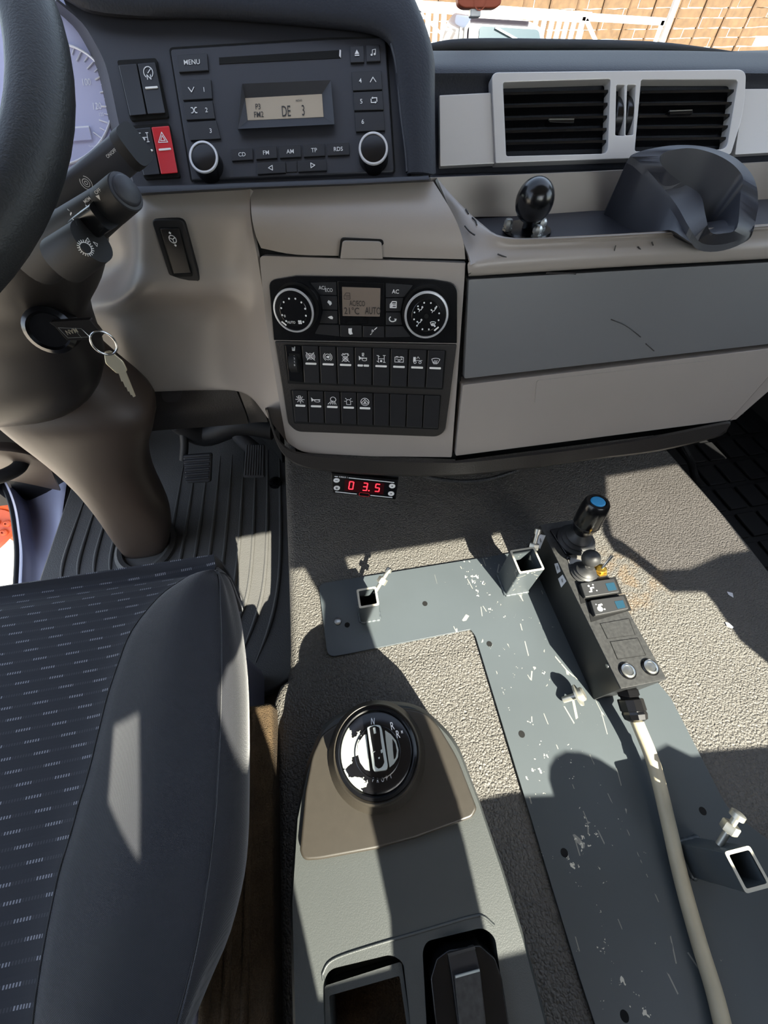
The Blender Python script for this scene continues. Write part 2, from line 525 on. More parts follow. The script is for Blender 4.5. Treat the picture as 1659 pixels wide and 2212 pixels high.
wr = box('wall_right', (1.42, .2, .3), (.04, 1.64, 1.7), 'rear_panel')
cut(wr, [([V((1.42, y, z)) for y, z in rp([(-.25, .45), (.72, .42), (.55, 1.05), (-.25, 1.08)], .06)], .1, V((1, 0, 0)), .1)])
S(wr, 'passenger door panel with its window opening', 'door')
S(slab('window_6', [V((1.42, y, z)) for y, z in rp([(-.25, .45), (.72, .42), (.55, 1.05), (-.25, 1.08)], .06)], .003, 'glass', None, n=V((1, 0, 0))), 'passenger door window glass', 'window')
S(box('wall_front', (.27, 1.06, .06), (2.4, .04, .9), 'matte_black'), 'dark bulkhead behind the dashboard', 'wall')
S(box('shade_wall_left', (-.97, .96, .1), (.04, .22, .8), 'matte_black'), 'dark corner panel added to keep daylight out of the driver footwell', 'wall')  # added panel, blocks skylight from the front of the footwell
# windscreen
S(slab('window_1', [V((-1.0, .97, .50)), V((1.5, .97, .50)), V((1.3, .62, 1.2)), V((-.8, .62, 1.2))], .004, 'glass'), 'clear windscreen above the dashboard', 'window')

# driver's side floor and passenger side floor
fl = slab('floor', [V((-.735, -.6, FZ - .03)), V((-.02, -.6, FZ - .03)), V((-.02, 1.04, FZ - .03)), V((-.735, 1.04, FZ - .03))], 0, 'carpet', None, n=V((0, 0, 1)), hb=.02)
S(fl, 'brown carpeted cab floor beside the seat', 'floor')
fm = slab('floor', [V((.6, -.6, FZ - .03)), V((1.40, -.6, FZ - .03)), V((1.40, 1.04, FZ - .03)), V((.6, 1.04, FZ - .03))], 0, 'matte_black', None, n=V((0, 0, 1)), hb=.02)
S(fm, 'dark passenger footwell floor', 'floor')
pm = top('passenger_floor_mat', 'dark passenger floor mat with square tread blocks, right of the tunnel', 'floor mat', (.9, .5, FZ - .03))
slab('mat_sheet', [V((.74, -.1, FZ - .029)), V((1.38, -.1, FZ - .029)), V((1.38, .98, FZ - .029)), V((.74, .98, FZ - .029))], .008, 'matte_black', pm, n=V((0, 0, 1)))
for i in range(9):
    for j in range(7):
        box('tread_block', (.79 + i * .065, .30 + j * .085, FZ - .0175), (.052, .07, .008), 'matte_black', pm, bev=.003)

# carpeted flank between the tunnel and the seat
cf = top('carpet_strip', 'narrow brown carpet strip between the seat and the gear console', 'carpet', (-.16, -.2, FZ))
box('carpet_pile', (-.170, -.24, -.10), (.074, .72, .25), 'carpet', cf, bev=.008)
for i in range(3): tube('carpet_fold', [V((-.195 + i * .018, .11, .024)), V((-.197 + i * .018, -.1, .025)), V((-.199 + i * .018, -.4, .024))], .004, 'carpet', cf, 8)
# engine tunnel
def tprof(xl, xr, r=.018, d=.30):
    q = [(xl - .012, -d)]
    q += [(xl + r - r * math.cos(a), -r + r * math.sin(a)) for a in [i * math.pi / 12 for i in range(7)]]
    q += [(xr - r + r * math.sin(a), -r + r * math.cos(a)) for a in [i * math.pi / 12 for i in range(7)]]
    return q + [(xr + .015, -d)]
ys = [-.6, -.2, .05, .105, .125, .145, .165, .30, .6, 1.03]
xl = [-.135, -.135, -.135, -.138, -.139, -.130, -.116, -.1125, -.112, -.112]
xr = [.66, .70, .705, .71, .712, .715, .716, .722, .715, .70]
rows = [[V((x, y, z)) for x, z in tprof(a, c)] for y, a, c in zip(ys, xl, xr)]
tun = grid('engine_tunnel', rows, 'tunnel', None, k=1, kr=3, solid=.004, sharp=70)
tag(tun, 'grained grey engine tunnel cover between the seats, splashed with sunlight', 'engine cover')
# rusty foot-worn stain on the cover beside the control box
t = MATS['tunnel'].node_tree; b = t.nodes['Principled BSDF']
co = t.nodes.new('ShaderNodeTexCoord'); nz = t.nodes.new('ShaderNodeTexNoise'); nz.inputs['Scale'].default_value = 38; nz.inputs['Detail'].default_value = 5
t.links.new(co.outputs['Object'], nz.inputs['Vector'])
ds = t.nodes.new('ShaderNodeVectorMath'); ds.operation = 'DISTANCE'; ds.inputs[1].default_value = (.455, .215, 0)
t.links.new(co.outputs['Object'], ds.inputs[0])
fal = mth('MAXIMUM', mth('SUBTRACT', 1, mth('DIVIDE', ds.outputs['Value'], .085)), 0)
sm = mth('MINIMUM', mth('MULTIPLY', mth('MULTIPLY', fal, mth('MAXIMUM', mth('SUBTRACT', nz.outputs[0], .45), 0)), 4), .4)
mxc = t.nodes.new('ShaderNodeMix'); mxc.data_type = 'RGBA'
old = b.inputs['Base Color'].links[0].from_socket
t.links.new(sm, mxc.inputs[0]); t.links.new(old, mxc.inputs[6]); mxc.inputs[7].default_value = srgb('#6e5638')
t.links.new(mxc.outputs[2], b.inputs['Base Color'])
# small paint flecks lying on the tunnel
for i, (px, nm, lb) in enumerate((([(1570, 1278), (1582, 1281), (1584, 1291), (1577, 1287), (1573, 1284)], 'paint_flake', 'small grey paint flake in the shade on the right of the tunnel'),
                         ([(1566, 1344), (1574, 1346), (1585, 1355), (1581, 1358), (1570, 1353)], 'paper_scrap', 'tiny white paper scrap on the sunlit tunnel at the right edge'))):
    tag(slab(nm, onpl(px, zpl(.0008)), .0006, 'sticker', None, n=V((0, 0, 1))), lb, 'debris')

# ------------------------------------------------------------------ outside
GZ = -1.7
S(slab('ground', [V((-60, -40, GZ)), V((60, -40, GZ)), V((60, 80, GZ)), V((-60, 80, GZ))], 0, 'concrete', None, n=V((0, 0, 1)), hb=.1), 'pale concrete yard outside the cab', 'ground')
# woven timber fence, each board a piece of its own
fe = top('woven_fence', 'tall woven timber fence panels behind the gate', 'fence', (6, 17, GZ))
rnd = random.Random(3)
fb = onY(900, -130, 17).z
for r in range(26):
    z = GZ + .12 + r * .19
    if z > 1.2: break
    x = -2.0 + (r % 3) * .55 - .4
    while x < 15:
        L = 1.6 + rnd.uniform(-.05, .05)
        if x > .6:
            n = 6
            bow = [math.sin(i / n * math.pi * 2) * .02 for i in range(n + 1)]
            rows_ = []
            for dz in (-.088, .088):
                rows_.append([V((x + L * i / n, 17 + bow[i] * (1 if r % 2 else -1) + rnd.uniform(-.004, .004), z + dz + rnd.uniform(-.012, .012))) for i in range(n + 1)])
            grid('board', rows_, 'wood', fe, k=1, solid=.012)
        x += L + .03
for i in range(20):
    box('batten', (-1.2 + i * .82, 17.01, GZ + 1.4), (.05, .075, 2.8), 'wood_dark', fe)
# white slatted yard gate
gt = top('yard_gate', 'white slatted yard gate outside the windscreen', 'gate', (1.5, 14.5, GZ))
def wg(u, v): return onY(u, v, 14.5)
def bar(nm, a, c, w, par, mt='white_paint', d=.05):
    a, c = V(a), V(c)
    e = (c - a).normalized(); s = e.cross(V((0, 1, 0))).normalized()
    return slab(nm, [a + s * w / 2, c + s * w / 2, c - s * w / 2, a - s * w / 2], d / 2, mt, par, n=V((0, -1, 0)), hb=d / 2)
bar('top_rail', wg(880, 12), wg(1275, 38), .17, gt)
bar('bottom_rail', wg(880, 170), wg(1275, 190), .12, gt)
for i, u in enumerate((893, 910, 926, 943, 960, 1160, 1178, 1195, 1211, 1227, 1243)):
    a, c = wg(u, 16 + (u - 880) * .06), wg(u - 18, 175)
    c.x = a.x
    bar('slat', a, c, .12, gt, d=.03)
bar('gate_brace', wg(900, 20), wg(960, 80), .05, gt, 'galvanised')
a = wg(1262, 30); bar('gate_post', a, V((a.x, a.y, GZ)), .12, gt)
# braced frame right of the gate and steel post
gf = top('gate_frame', 'white braced gate leaf standing before the woven fence', 'gate', (3.5, 14.3, GZ))
def wf(u, v): return onY(u, v, 14.3)
bar('top_rail', wf(1256, 36), wf(1436, 47), .12, gf)
a = wf(1262, 36); bar('stile', a, V((a.x, a.y, GZ)), .09, gf)
a = wf(1432, 44); bar('stile', a, V((a.x, a.y, GZ)), .09, gf)
bar('brace', wf(1266, 42), wf(1305, 130), .07, gf)
a = wf(1473, -30)
tag(bar('steel_post', a, V((a.x + .02, a.y, GZ)), .13, None, 'galvanised', .1), 'pale steel post in front of the woven fence', 'post')
# parked car
CYW = 12.0
car = top('parked_car', 'dark parked car seen through the windscreen', 'car', (2.1, 12.8, GZ))
def wc(u, v, y=CYW): return onY(u, v, y)
def ring(pts, y): return [onY(u, v, y) for u, v in pts]
cab_o = rp([(985, 150), (1010, 62), (1030, 36), (1150, 46), (1178, 62), (1190, 150)], [0, 8, 8, 8, 8, 0])
A = [wc(*q) for q in cab_o]
B = [p + V((0, 1.6, 0)) for p in A]
B = [V((p.x, p.y, p.z)) for p in B]
A2 = [V((p.x, p.y + (p.z - A[0].z) * .35, p.z)) for p in A]
loft('cabin', [A2, B], 'car_body', car)
zc_ = A[0].z
def wA(u, v):
    p = wc(u, v); return V((p.x, p.y + (p.z - zc_) * .35 - .012, p.z))
slab('windscreen', [wA(*q) for q in rp([(1028, 150), (1042, 58), (1170, 66), (1178, 150)], [0, 8, 8, 0])], .01, 'car_glass', car)
x0, x1 = A[0].x - .15, A[-1].x + .15
box('bonnet', ((x0 + x1) / 2, CYW - .35, zc_ - .25), (x1 - x0, 1.3, .35), 'car_body', car, bev=.1, seg=3)
box('lower_body', ((x0 + x1) / 2, CYW + .6, (zc_ + GZ + .25) / 2 - .1), (x1 - x0, 3.2, zc_ - GZ - .45), 'car_body', car, bev=.08, seg=3)
for sx in (x0 + .1, x1 - .1):
    for yy in (CYW - .5, CYW + 1.7):
        lathe('tyre', V((sx - .1, yy, GZ + .33)), V((1, 0, 0)), [(.2, 0), (.33, .02), (.33, .18), (.2, .2)], 'car_black', car, 24)
bar('roof_rail', wA(1028, 36) + V((0, -.1, .03)), wA(1155, 44) + V((0, -.1, .03)), .05, car, 'white_paint')
bar('wiper', wA(1075, 60) + V((0, -.03, 0)), wA(1140, 97) + V((0, -.03, 0)), .03, car, 'galvanised')
for k in range(3):
    bar('side_bar', wA(985 + k * 12, 140) + V((0, -.03, 0)), wA(1000 + k * 10, 60) + V((0, -.03, 0)), .05, car, 'car_black')
# orange implement and its plate, beside the open driver's door
im = top('orange_implement', 'orange machine bracket with bolts outside the open driver door', 'machine', (-1.4, 1.1, GZ))
def wi(u, v, y=1.15): return onY(u, v, y)
ip = plane(onY(10, 1110, 1.15), V((0.3, -.6, .7)))
slab('bracket', onpl(rp([(-70, 1085), (14, 1102), (26, 1108), (32, 1142), (22, 1152), (0, 1176), (-70, 1240)], 5), ip), .012, 'orange', im, hb=.05)
slab('upper_plate', onpl([(-70, 1040), (0, 1048), (20, 1082), (26, 1102), (-70, 1108)], offs(ip, -.05)), .01, 'steel', im, hb=.04)
slab('red_lamp', onpl([(-30, 1050), (2, 1054), (4, 1060), (-30, 1066)], offs(ip, -.035)), .02, 'red', im)
for q in ((16, 1131), (9, 1150), (-8, 1128)):
    o = onP(q[0], q[1], offs(ip, .012)); lathe('bolt', o, ip[1], [(.013, 0), (.013, .012), (.008, .018), (.004, .018), (.004, .012)], 'orange', im, 10)
box('post', ip[0] + V((-.05, .06, -.5)), (.14, .1, 1.1), 'orange', im, bev=.01)
a = ip[0]
box('base', (a.x - .05, a.y + .06, (GZ + a.z - 1.0) / 2), (.2, .16, a.z - 1.0 - GZ), 'car_black', im, bev=.01)
# ------------------------------------------------------------------ dashboard
da = top('dashboard', 'grey truck dashboard with padded dark top and beige lower panels', 'dashboard', (.2, .7, 0))
# instrument pod face (behind radio and switches)
face = [(120, -40), (172, 2), (235, 20), (540, 30), (740, 48), (800, 56), (842, 78), (856, 110), (866, 180), (888, 372), (890, 384), (292, 408), (272, 330), (258, 272), (244, 205), (228, 140), (205, 92), (176, 48), (140, 8)]
slab('pod_face', onpl(face, RAD), 0, 'panel_dark', da, n=RAD[1], hb=.02, bev=.001)
# hood and padded flank round the pod
inn = [(60, -60), (150, -8), (200, 16), (300, 26), (430, 27), (540, 34), (680, 46), (770, 56), (820, 68), (848, 92), (858, 130), (864, 190), (872, 260), (880, 320), (886, 376)]
out = [(40, -260), (150, -230), (230, -200), (330, -170), (450, -150), (580, -130), (720, -100), (820, -60), (872, -20), (898, 30), (918, 85), (928, 135), (929, 200), (930, 290), (932, 378)]
r0 = [onP(u, v, offs(RAD, -.002)) for u, v in inn]
r1 = [onP(u, v, offs(RAD, .010)) for u, v in inn]
r2 = [onP(u * .8 + a * .2, v * .8 + c * .2, offs(RAD, .013)) for (u, v), (a, c) in zip(inn, out)]
r3 = [onP(u * .45 + a * .55, v * .45 + c * .55, offs(RAD, .012)) for (u, v), (a, c) in zip(inn, out)]
r4 = [onP(a, c, offs(RAD, .0)) for (u, v), (a, c) in zip(inn, out)]
r5 = [p + V((.012, .06, -.008)) for p in r4]
r6 = [p + V((.012, .26, -.03)) for p in r4]
grid('pod_hood', [r0, r1, r2, r3, r4, r5, r6], 'pad', da, k=3, kr=3, solid=.003)
# thin line trim right of the radio
tube('pod_trim', [onP(u, v, offs(RAD, .011)) for u, v in ((846, 96), (858, 150), (866, 240), (876, 320), (880, 372))], .0016, 'panel_dark', da, 8)
# ledge under the radio
grid('pod_ledge', [[onP(u, v, offs(RAD, .002)) for u, v in ((285, 402), (540, 394), (760, 386), (925, 377))],
                   [onP(u, v, offs(RAD, .016)) for u, v in ((288, 406), (540, 396), (760, 388), (926, 380))],
                   [onP(u, v, offs(RAD, .016)) for u, v in ((292, 418), (540, 405), (760, 397), (927, 388))],
                   [onP(u, v, offs(RAD, -.01)) for u, v in ((296, 424), (540, 412), (760, 403), (928, 395))]], 'panel_dark', da, k=2, kr=1, solid=.003)
# storage lid below the radio
def mix(a, b, t): return a * (1 - t) + b * t
lt = [(541, 408), (640, 404), (760, 399), (860, 395), (936, 392)]
lb = [(566, 536), (640, 550), (760, 553), (880, 557), (1005, 560)]
lrows = []
for j, t_ in enumerate((0, .3, .55, .8, 1)):
    r = []
    for i in range(5):
        u = mix(lt[i][0], lb[i][0], t_ if i else t_ ** 3 * .9 + .02); v = mix(lt[i][1], lb[i][1], t_)
        if i == 4: u = mix(936, 1005, math.sin(t_ * math.pi / 2))
        a = onP(u, v, offs(RAD, 0)); c = onP(u, v, offs(STK, .002))
        d1 = (a - CAM).length; d2 = (c - CAM).length
        w = min(1, t_ * 1.25)
        d = mix((onP(lt[i][0], lt[i][1], RAD) - CAM).length, (onP(lb[i][0], lb[i][1], STK) - CAM).length, t_) - .014 * math.sin(t_ * math.pi)
        r.append(CAM + (a - CAM).normalized() * d)
    lrows.append(r)
lid = grid('storage_lid', lrows, 'dash', da, k=4, kr=4, solid=.004)
# finger latch on the lid
def onlid(u, v):
    t_ = (v - 400) / 156
    d = mix((onP(790, 398, RAD) - CAM).length, (onP(790, 555, STK) - CAM).length, t_) - .014 * math.sin(t_ * math.pi)
    return CAM + ray(u, v).normalized() * d
lp = rp([(731, 557), (736, 514), (828, 516), (831, 558)], [0, 8, 8, 0])
lm = [(u + (4 if u < 780 else -4), v + (4 if v < 540 else 0)) for u, v in lp]
slab('latch_gap', [onlid(u, v) for u, v in lp], .0012, 'void', da, hb=.003)
slab('latch', [onlid(u, v) for u, v in lm], .0028, 'dash', da, hb=.003, bev=.0008)
# dark backing behind the gaps
slab('backing', [onP(u, v, offs(STK, -.012)) for u, v in ((570, 562), (1012, 572), (985, 992), (640, 978), (600, 850))], 0, 'void', da, hb=.02)
slab('backing', onpl([(545, 500), (590, 528), (760, 542), (1003, 550), (1008, 578), (565, 578), (551, 540)], offs(STK, -.009)), 0, 'void', da, hb=.01)
# centre stack
stk_px = rp([(560, 552), (1006, 568), (976, 988), (800, 986), (655, 979), (618, 955), (596, 830), (573, 690)], [12, 2, 3, 3, 25, 15, 0, 0])
slab('stack_panel', onpl(stk_px, STK), 0, 'dash', da, n=STK[1], hb=.03, bev=.005, seg=4)
# driver's knee panel running into the stack's left flank
def y_(u, v, y): return onY(u, v, y)
def s_(u, v, d=-.004): return onP(u, v, offs(STK, d))
kn = [
 [y_(120, 470, .62), y_(240, 432, .575), y_(300, 421, .517), y_(400, 415, .505), y_(480, 411, .498), y_(525, 409, .492), y_(541, 408, .487)],
 [y_(120, 500, .62), y_(246, 470, .575), y_(302, 465, .508), y_(400, 462, .496), y_(480, 457, .488), y_(522, 454, .482), y_(540, 452, .477)],
 [y_(110, 560, .63), y_(255, 520, .58), y_(303, 512, .511), y_(400, 510, .497), y_(485, 508, .487), y_(530, 505, .478), s_(546, 503)],
 [y_(100, 640, .63), y_(258, 580, .585), y_(300, 568, .513), y_(405, 568, .498), y_(490, 566, .488), y_(535, 562, .475), s_(557, 560)],
 [y_(110, 690, .63), y_(225, 655, .575), y_(298, 632, .508), y_(410, 631, .495), y_(480, 632, .489), y_(535, 640, .476), s_(568, 630)],
 [y_(150, 735, .63), y_(230, 705, .59), y_(300, 680, .548), y_(415, 675, .54), y_(475, 678, .527), y_(530, 690, .488), s_(574, 680)],
 [y_(190, 790, .62), y_(240, 780, .6), y_(310, 770, .568), y_(425, 765, .558), y_(492, 765, .535), y_(548, 768, .482), s_(586, 765)],
 [y_(220, 842, .62), y_(250, 842, .6), y_(330, 840, .572), y_(440, 837, .562), y_(508, 836, .532), y_(560, 845, .474), s_(600, 842)],
 [y_(220, 846, .625), y_(260, 846, .605), y_(340, 844, .578), y_(450, 841, .568), y_(530, 850, .522), y_(580, 905, .460), s_(622, 958)],
]
grid('knee_panel', kn, 'dash', da, k=5, kr=5, solid=.004)
# dark kick panel below the knee panel, split by a seam
grid('kick_panel', [[y_(230, 846, .60), y_(330, 843, .585), y_(430, 840, .575), y_(508, 838, .560)],
                    [y_(235, 895, .59), y_(330, 893, .578), y_(440, 890, .568), y_(528, 886, .555)],
                    [y_(250, 940, .60), y_(340, 930, .588), y_(450, 922, .578), y_(537, 915, .565)]], 'lip', da, k=3, solid=.006)
grid('kick_panel', [[y_(513, 838, .557), y_(540, 842, .545), y_(556, 855, .52)], [y_(531, 886, .553), y_(555, 886, .54), y_(572, 890, .51)],
                    [y_(541, 914, .562), y_(560, 912, .55), y_(578, 912, .52)]], 'lip', da, k=3, solid=.006)
slab('kick_tab', [y_(u, v, .5775) for u, v in rp([(348, 842), (393, 841), (392, 866), (352, 868)], [0, 0, 14, 14])], .002, 'lip', da, hb=.006)
# dark lip running along the bottom of the dashboard
lt1 = [(578, 880), (592, 925), (608, 955), (640, 975), (720, 985), (830, 992), (985, 995), (1120, 982), (1280, 962), (1420, 940), (1560, 912), (1578, 912)]
lb1 = [(584, 915), (598, 955), (618, 985), (655, 1006), (730, 1018), (830, 1024), (985, 1025), (1120, 1012), (1280, 990), (1420, 972), (1540, 944), (1570, 930)]
def lipp(q, d, i):
    pl = STK if i < 6 else PAS
    return onP(q[0], q[1], offs(pl, d))
lr = [[lipp(q, -.03, i) for i, q in enumerate(lt1)], [lipp(q, .008, i) for i, q in enumerate(lt1)],
      [lipp((q[0], q[1] + 5), .014, i) for i, q in enumerate(lt1)], [lipp(q, .014, i) for i, q in enumerate(lb1)],
      [lipp((q[0], q[1] + 3), .004, i) for i, q in enumerate(lb1)], [lipp((q[0], q[1]), -.03, i) for i, q in enumerate(lb1)]]
grid('lower_lip', lr, 'lip', da, k=4, kr=1, solid=.003, sharp=30)
# passenger side: drawers
slab('upper_drawer', onpl(rp([(1013, 604), (2300, 530), (2300, 670), (1003, 818)], 4), PAS), 0, 'drawer', da, n=PAS[1], hb=.02, bev=.003)
low = rp([(1000, 832), (1720, 746), (1577, 908), (984, 985)], [4, 4, 6, 4])
slab('lower_drawer', onpl(low, offs(PAS, .002)), 0, 'dash', da, n=PAS[1], hb=.025, bev=.003, seg=3)
slab('drawer_badge', onpl(rp([(1160, 822), (1543, 778), (1515, 838), (1155, 873)], 6), offs(PAS, .0028)), 0, 'dash', da, n=PAS[1], hb=.002)
slab('drawer_side', onpl([(1577, 908), (1720, 746), (1780, 740), (1590, 906)], offs(PAS, -.004)), 0, 'dash', da, hb=.02)
slab('backing', onpl([(1006, 560), (2300, 520), (2300, 660), (1760, 740), (1570, 920), (984, 995)], offs(PAS, -.024)), 0, 'void', da, hb=.01)
# scratches on the drawers
for q in ([(1320, 690), (1350, 702), (1372, 718), (1384, 728)], [(1395, 742), (1402, 748), (1413, 758)]):
    tube('scratch', [onP(u, v, offs(PAS, .0002)) for u, v in q], .0006, 'lcd_ink', da, 6, 3)
# scuffs on the tray edge
SCF = []
for q in ([(1006, 452), (1012, 462)], [(1020, 470), (1028, 478), (1030, 486)], [(1004, 488), (1014, 500), (1026, 508)], [(1075, 549), (1094, 556)], [(1012, 592), (1040, 575), (1066, 562)], [(1378, 533), (1384, 540)], [(1408, 523), (1411, 530)], [(1330, 530), (1326, 545)], [(1180, 590), (1230, 590), (1244, 592)]):
    SCF.append(q)
# tray fascia, tray
TZ = .429
rim = [(1012, 552), (1030, 548), (1060, 540), (1110, 533), (1200, 527), (1400, 517), (1659, 498), (2300, 458)]
fas = []
gap = [(1012, 597), (1035, 596), (1060, 594), (1110, 591), (1200, 585), (1400, 573), (1659, 559), (2300, 518)]
inr = [(948, 394), (990, 440), (1040, 485), (1090, 512), (1200, 513), (1400, 503), (1659, 487), (2300, 448)]
fas.append([onP(u, v, offs(PAS, -.006)) for u, v in gap])
fas.append([onP(u, v - 3, offs(PAS, .003)) for u, v in gap])
fas.append([onP((a + c) / 2, b_ * .5 + d_ * .5, offs(PAS, .006)) for (a, b_), (c, d_) in zip(gap, rim)])
fas.append([onP(u, v, offs(PAS, -.002)) for u, v in rim])
zz = [onP(u, v, offs(PAS, -.002)).z + .002 for u, v in rim]
tl = [.470, .462, .452, .447, .445, .444, .443, .442]
fas.append([onZ(u, v, z) for (u, v), z in zip(inr, tl)])
fas.append([onZ(u + 2, v + 3, z - .016) for (u, v), z in zip(inr, tl)])
grid('tray_fascia', fas, 'dash', da, k=4, kr=4, solid=.003)
for q in SCF:
    v0 = q[0][1]
    tube('scuff', [onP(u, v, offs(PAS, .004)) if v0 > 515 else onZ(u, v, .462 - (v - 440) * .0002) for u, v in q], .0007, 'lcd_ink', da, 6, 2)
slab('tray_floor', onpl([(985, 468), (1030, 492), (1086, 516), (1200, 517), (1400, 507), (1659, 491), (2300, 453), (2300, 375), (1659, 428), (1300, 455), (985, 462)], zpl(TZ)), 0, 'panel_dark', da, n=V((0, 0, 1)), hb=.01)
grid('tray_back', [[y_(930, 384, .536), y_(1300, 370, .536), y_(1660, 350, .536), y_(2500, 300, .536)], [y_(940, 470, .530), y_(1300, 462, .530), y_(1660, 440, .530), y_(2500, 370, .53)]], 'dash', da, k=2, kr=1, solid=.006)
# upper dash: padded face and top
ub = [[y_(935, 394, .54), y_(1150, 384, .54), y_(1400, 372, .54), y_(1659, 362, .54), y_(2500, 308, .54)],
      [onP(930, 378, VEN), onP(1150, 370, VEN), onP(1400, 362, VEN), onP(1659, 352, VEN), onP(2500, 312, VEN)],
      [onP(930, 358, offs(VEN, -.004)), onP(1150, 352, offs(VEN, -.004)), onP(1400, 346, offs(VEN, -.004)), onP(1659, 338, offs(VEN, -.004)), onP(2500, 296, offs(VEN, -.004))],
      [onP(932, 200, offs(VEN, -.006)), onP(1150, 196, offs(VEN, -.006)), onP(1400, 194, offs(VEN, -.006)), onP(1659, 192, offs(VEN, -.006)), onP(2500, 188, offs(VEN, -.006))],
      [onP(934, 150, offs(VEN, -.004)), onP(1150, 150, offs(VEN, -.004)), onP(1400, 150, offs(VEN, -.004)), onP(1659, 152, offs(VEN, -.004)), onP(2500, 166, offs(VEN, -.004))],
      [y_(934, 124, .69), y_(1150, 122, .69), y_(1400, 122, .69), y_(1659, 126, .69), y_(2500, 146, .69)],
      [y_(934, 110, .78), y_(1150, 109, .78), y_(1400, 109, .78), y_(1659, 114, .78), y_(2500, 138, .78)],
      [y_(934, 112, .95), y_(1150, 112, .95), y_(1400, 112, .95), y_(1659, 118, .95), y_(2500, 146, .95)]]
grid('upper_pad', ub, 'pad', da, k=4, kr=4, solid=.004)
slab('dash_core', [V((-.95, .80, .1)), V((1.25, .80, .1)), V((1.25, 1.0, .1)), V((-.95, 1.0, .1))], .40, 'matte_black', da, n=V((0, 0, 1)))
box('dash_light_block', (-.40, .72, .40), (1.10, .22, .02), 'matte_black', da)  # unseen slab added to stop windscreen light reaching the pedals
slab('dash_side', [V((.78, .47, .30)), V((1.3, .5, .30)), V((1.3, .5, .42)), V((.78, .47, .42))], .0, 'matte_black', da, hb=.3)
box('dash_end', (1.02, .66, .44), (.05, .5, .26), 'drawer', da, bev=.02, seg=3)
# black seal at the foot of the windscreen
tag(tube('windscreen_seal', [y_(910, 107, .955), y_(1000, 101, .96), y_(1200, 101, .965), y_(1400, 104, .965), y_(1520, 111, .96), y_(1600, 117, .955)], [.005, .009, .009, .008, .005, .002], 'matte_black', None, 10), 'black rubber seal along the foot of the windscreen', 'seal')
# orange tag stuck to the glass
tg = top('windscreen_tag', 'amber brown plastic holder with grey tab on the windscreen', 'tag holder', y_(1035, 10, .9))
TP = plane(y_(1035, 5, .90), V((0, -1, .2)))
btn('holder', TP, rp([(988, -60), (1084, -60), (1084, 8), (1072, 18), (1002, 18), (990, 10)], 8), .012, 'amber', tg, bev=.003)
btn('tab', TP, rp([(1017, 12), (1041, 12), (1039, 37), (1016, 37)], [0, 0, 5, 5]), .009, 'galvanised', tg, bev=.002)
icon('holder_ring', offs(TP, .012), 1038, 0, 13, [('o', 0, 0, 1)], 'amber', tg, w=.15)

# ------------------------------------------------------------------ silver trim and air vents
zv = lambda x, y: (880 + x / 2.1296, y / 2.1296)
vt = top('air_vent_panel', 'silver panel holding two black louvred air vents', 'air vent', onP(1330, 340, VEN))
btn('silver_trim', VEN, [zv(147, 437), zv(385, 425), zv(405, 752), zv(150, 765)], .006, 'silver', vt, r=3, bev=.0025, seg=3)
btn('silver_trim', VEN, [(1607, 192), (2100, 188), (2080, 306), (1588, 334)], .006, 'silver', vt, r=3, bev=.0025, seg=3)
fo = rp([zv(388, 332), zv(1560, 318), zv(1552, 500), zv(1488, 712), zv(406, 750)], [16, 20, 60, 8, 3], 7)
o1 = rp([zv(440, 378), zv(936, 363), zv(922, 706), zv(455, 718)], [5, 6, 14, 5])
o2 = rp([zv(1076, 366), zv(1524, 366), zv(1470, 686), zv(1046, 696)], [4, 10, 16, 6])
sl1 = rp([zv(962, 390), zv(1000, 390), zv(999, 625), zv(957, 622)], 3)
sl2 = rp([zv(1012, 390), zv(1052, 390), zv(1040, 620), zv(1004, 622)], 3)
fr_ = btn('surround', VEN, fo, .010, 'silver', vt, hb=.012)
cut(fr_, [(onpl(q, offs(VEN, .010)), .02, VEN[1], .05) for q in (o1, o2, sl1, sl2)])
fr_.modifiers.new('b', 'BEVEL').width = .0022
fr_.modifiers['b'].segments = 3; fr_.modifiers['b'].limit_method = 'ANGLE'
def inset(pl, pts, grow=1.0):
    cx_ = sum(p[0] for p in pts) / len(pts); cy_ = sum(p[1] for p in pts) / len(pts)
    return [(cx_ + (p[0] - cx_) * grow, cy_ + (p[1] - cy_) * grow) for p in pts]
for q in (o1, o2, sl1, sl2):
    slab('duct', onpl(inset(VEN, q, 1.06), offs(VEN, -.028)), 0, 'void', vt, n=VEN[1], hb=.002)
ex_ = (onP(1500, 250, VEN) - onP(1100, 250, VEN)).normalized()
ey_ = VEN[1].cross(ex_)
def slat_row(L, R_, name='louvre'):
    a, c = onP(L[0], L[1], offs(VEN, .004)), onP(R_[0], R_[1], offs(VEN, .004))
    e = (c - a)
    n_ = VEN[1]
    sec = lambda p: [p + n_ * .002 + ey_ * .0012, p + n_ * .002 - ey_ * .0012, p - n_ * .015 - ey_ * .0042, p - n_ * .015 - ey_ * .002]
    return loft(name, [sec(a), sec(c)], 'gloss_black', vt)
for y in (436, 495, 553, 610, 665): slat_row(zv(442 + (y - 436) * .05, y), zv(930 - (y - 436) * .03, y - 12))
for y in (428, 485, 540, 592, 645): slat_row(zv(1072 - (y - 428) * .1, y), zv(1512 - (y - 428) * .13, y - 6))
for o_, us, y0, y1 in ((o1, (532, 614, 694, 772, 850), 372, 708), (o2, (1150, 1225, 1298, 1370, 1440), 366, 688)):
    for u in us:
        a, c = onP(*zv(u, y0), offs(VEN, -.012)), onP(*zv(u - 14, y1), offs(VEN, -.012))
        slab('vane', [a, a + ex_ * .0014, c + ex_ * .0014, c], .0, 'gloss_black', vt, n=VEN[1], hb=.012)
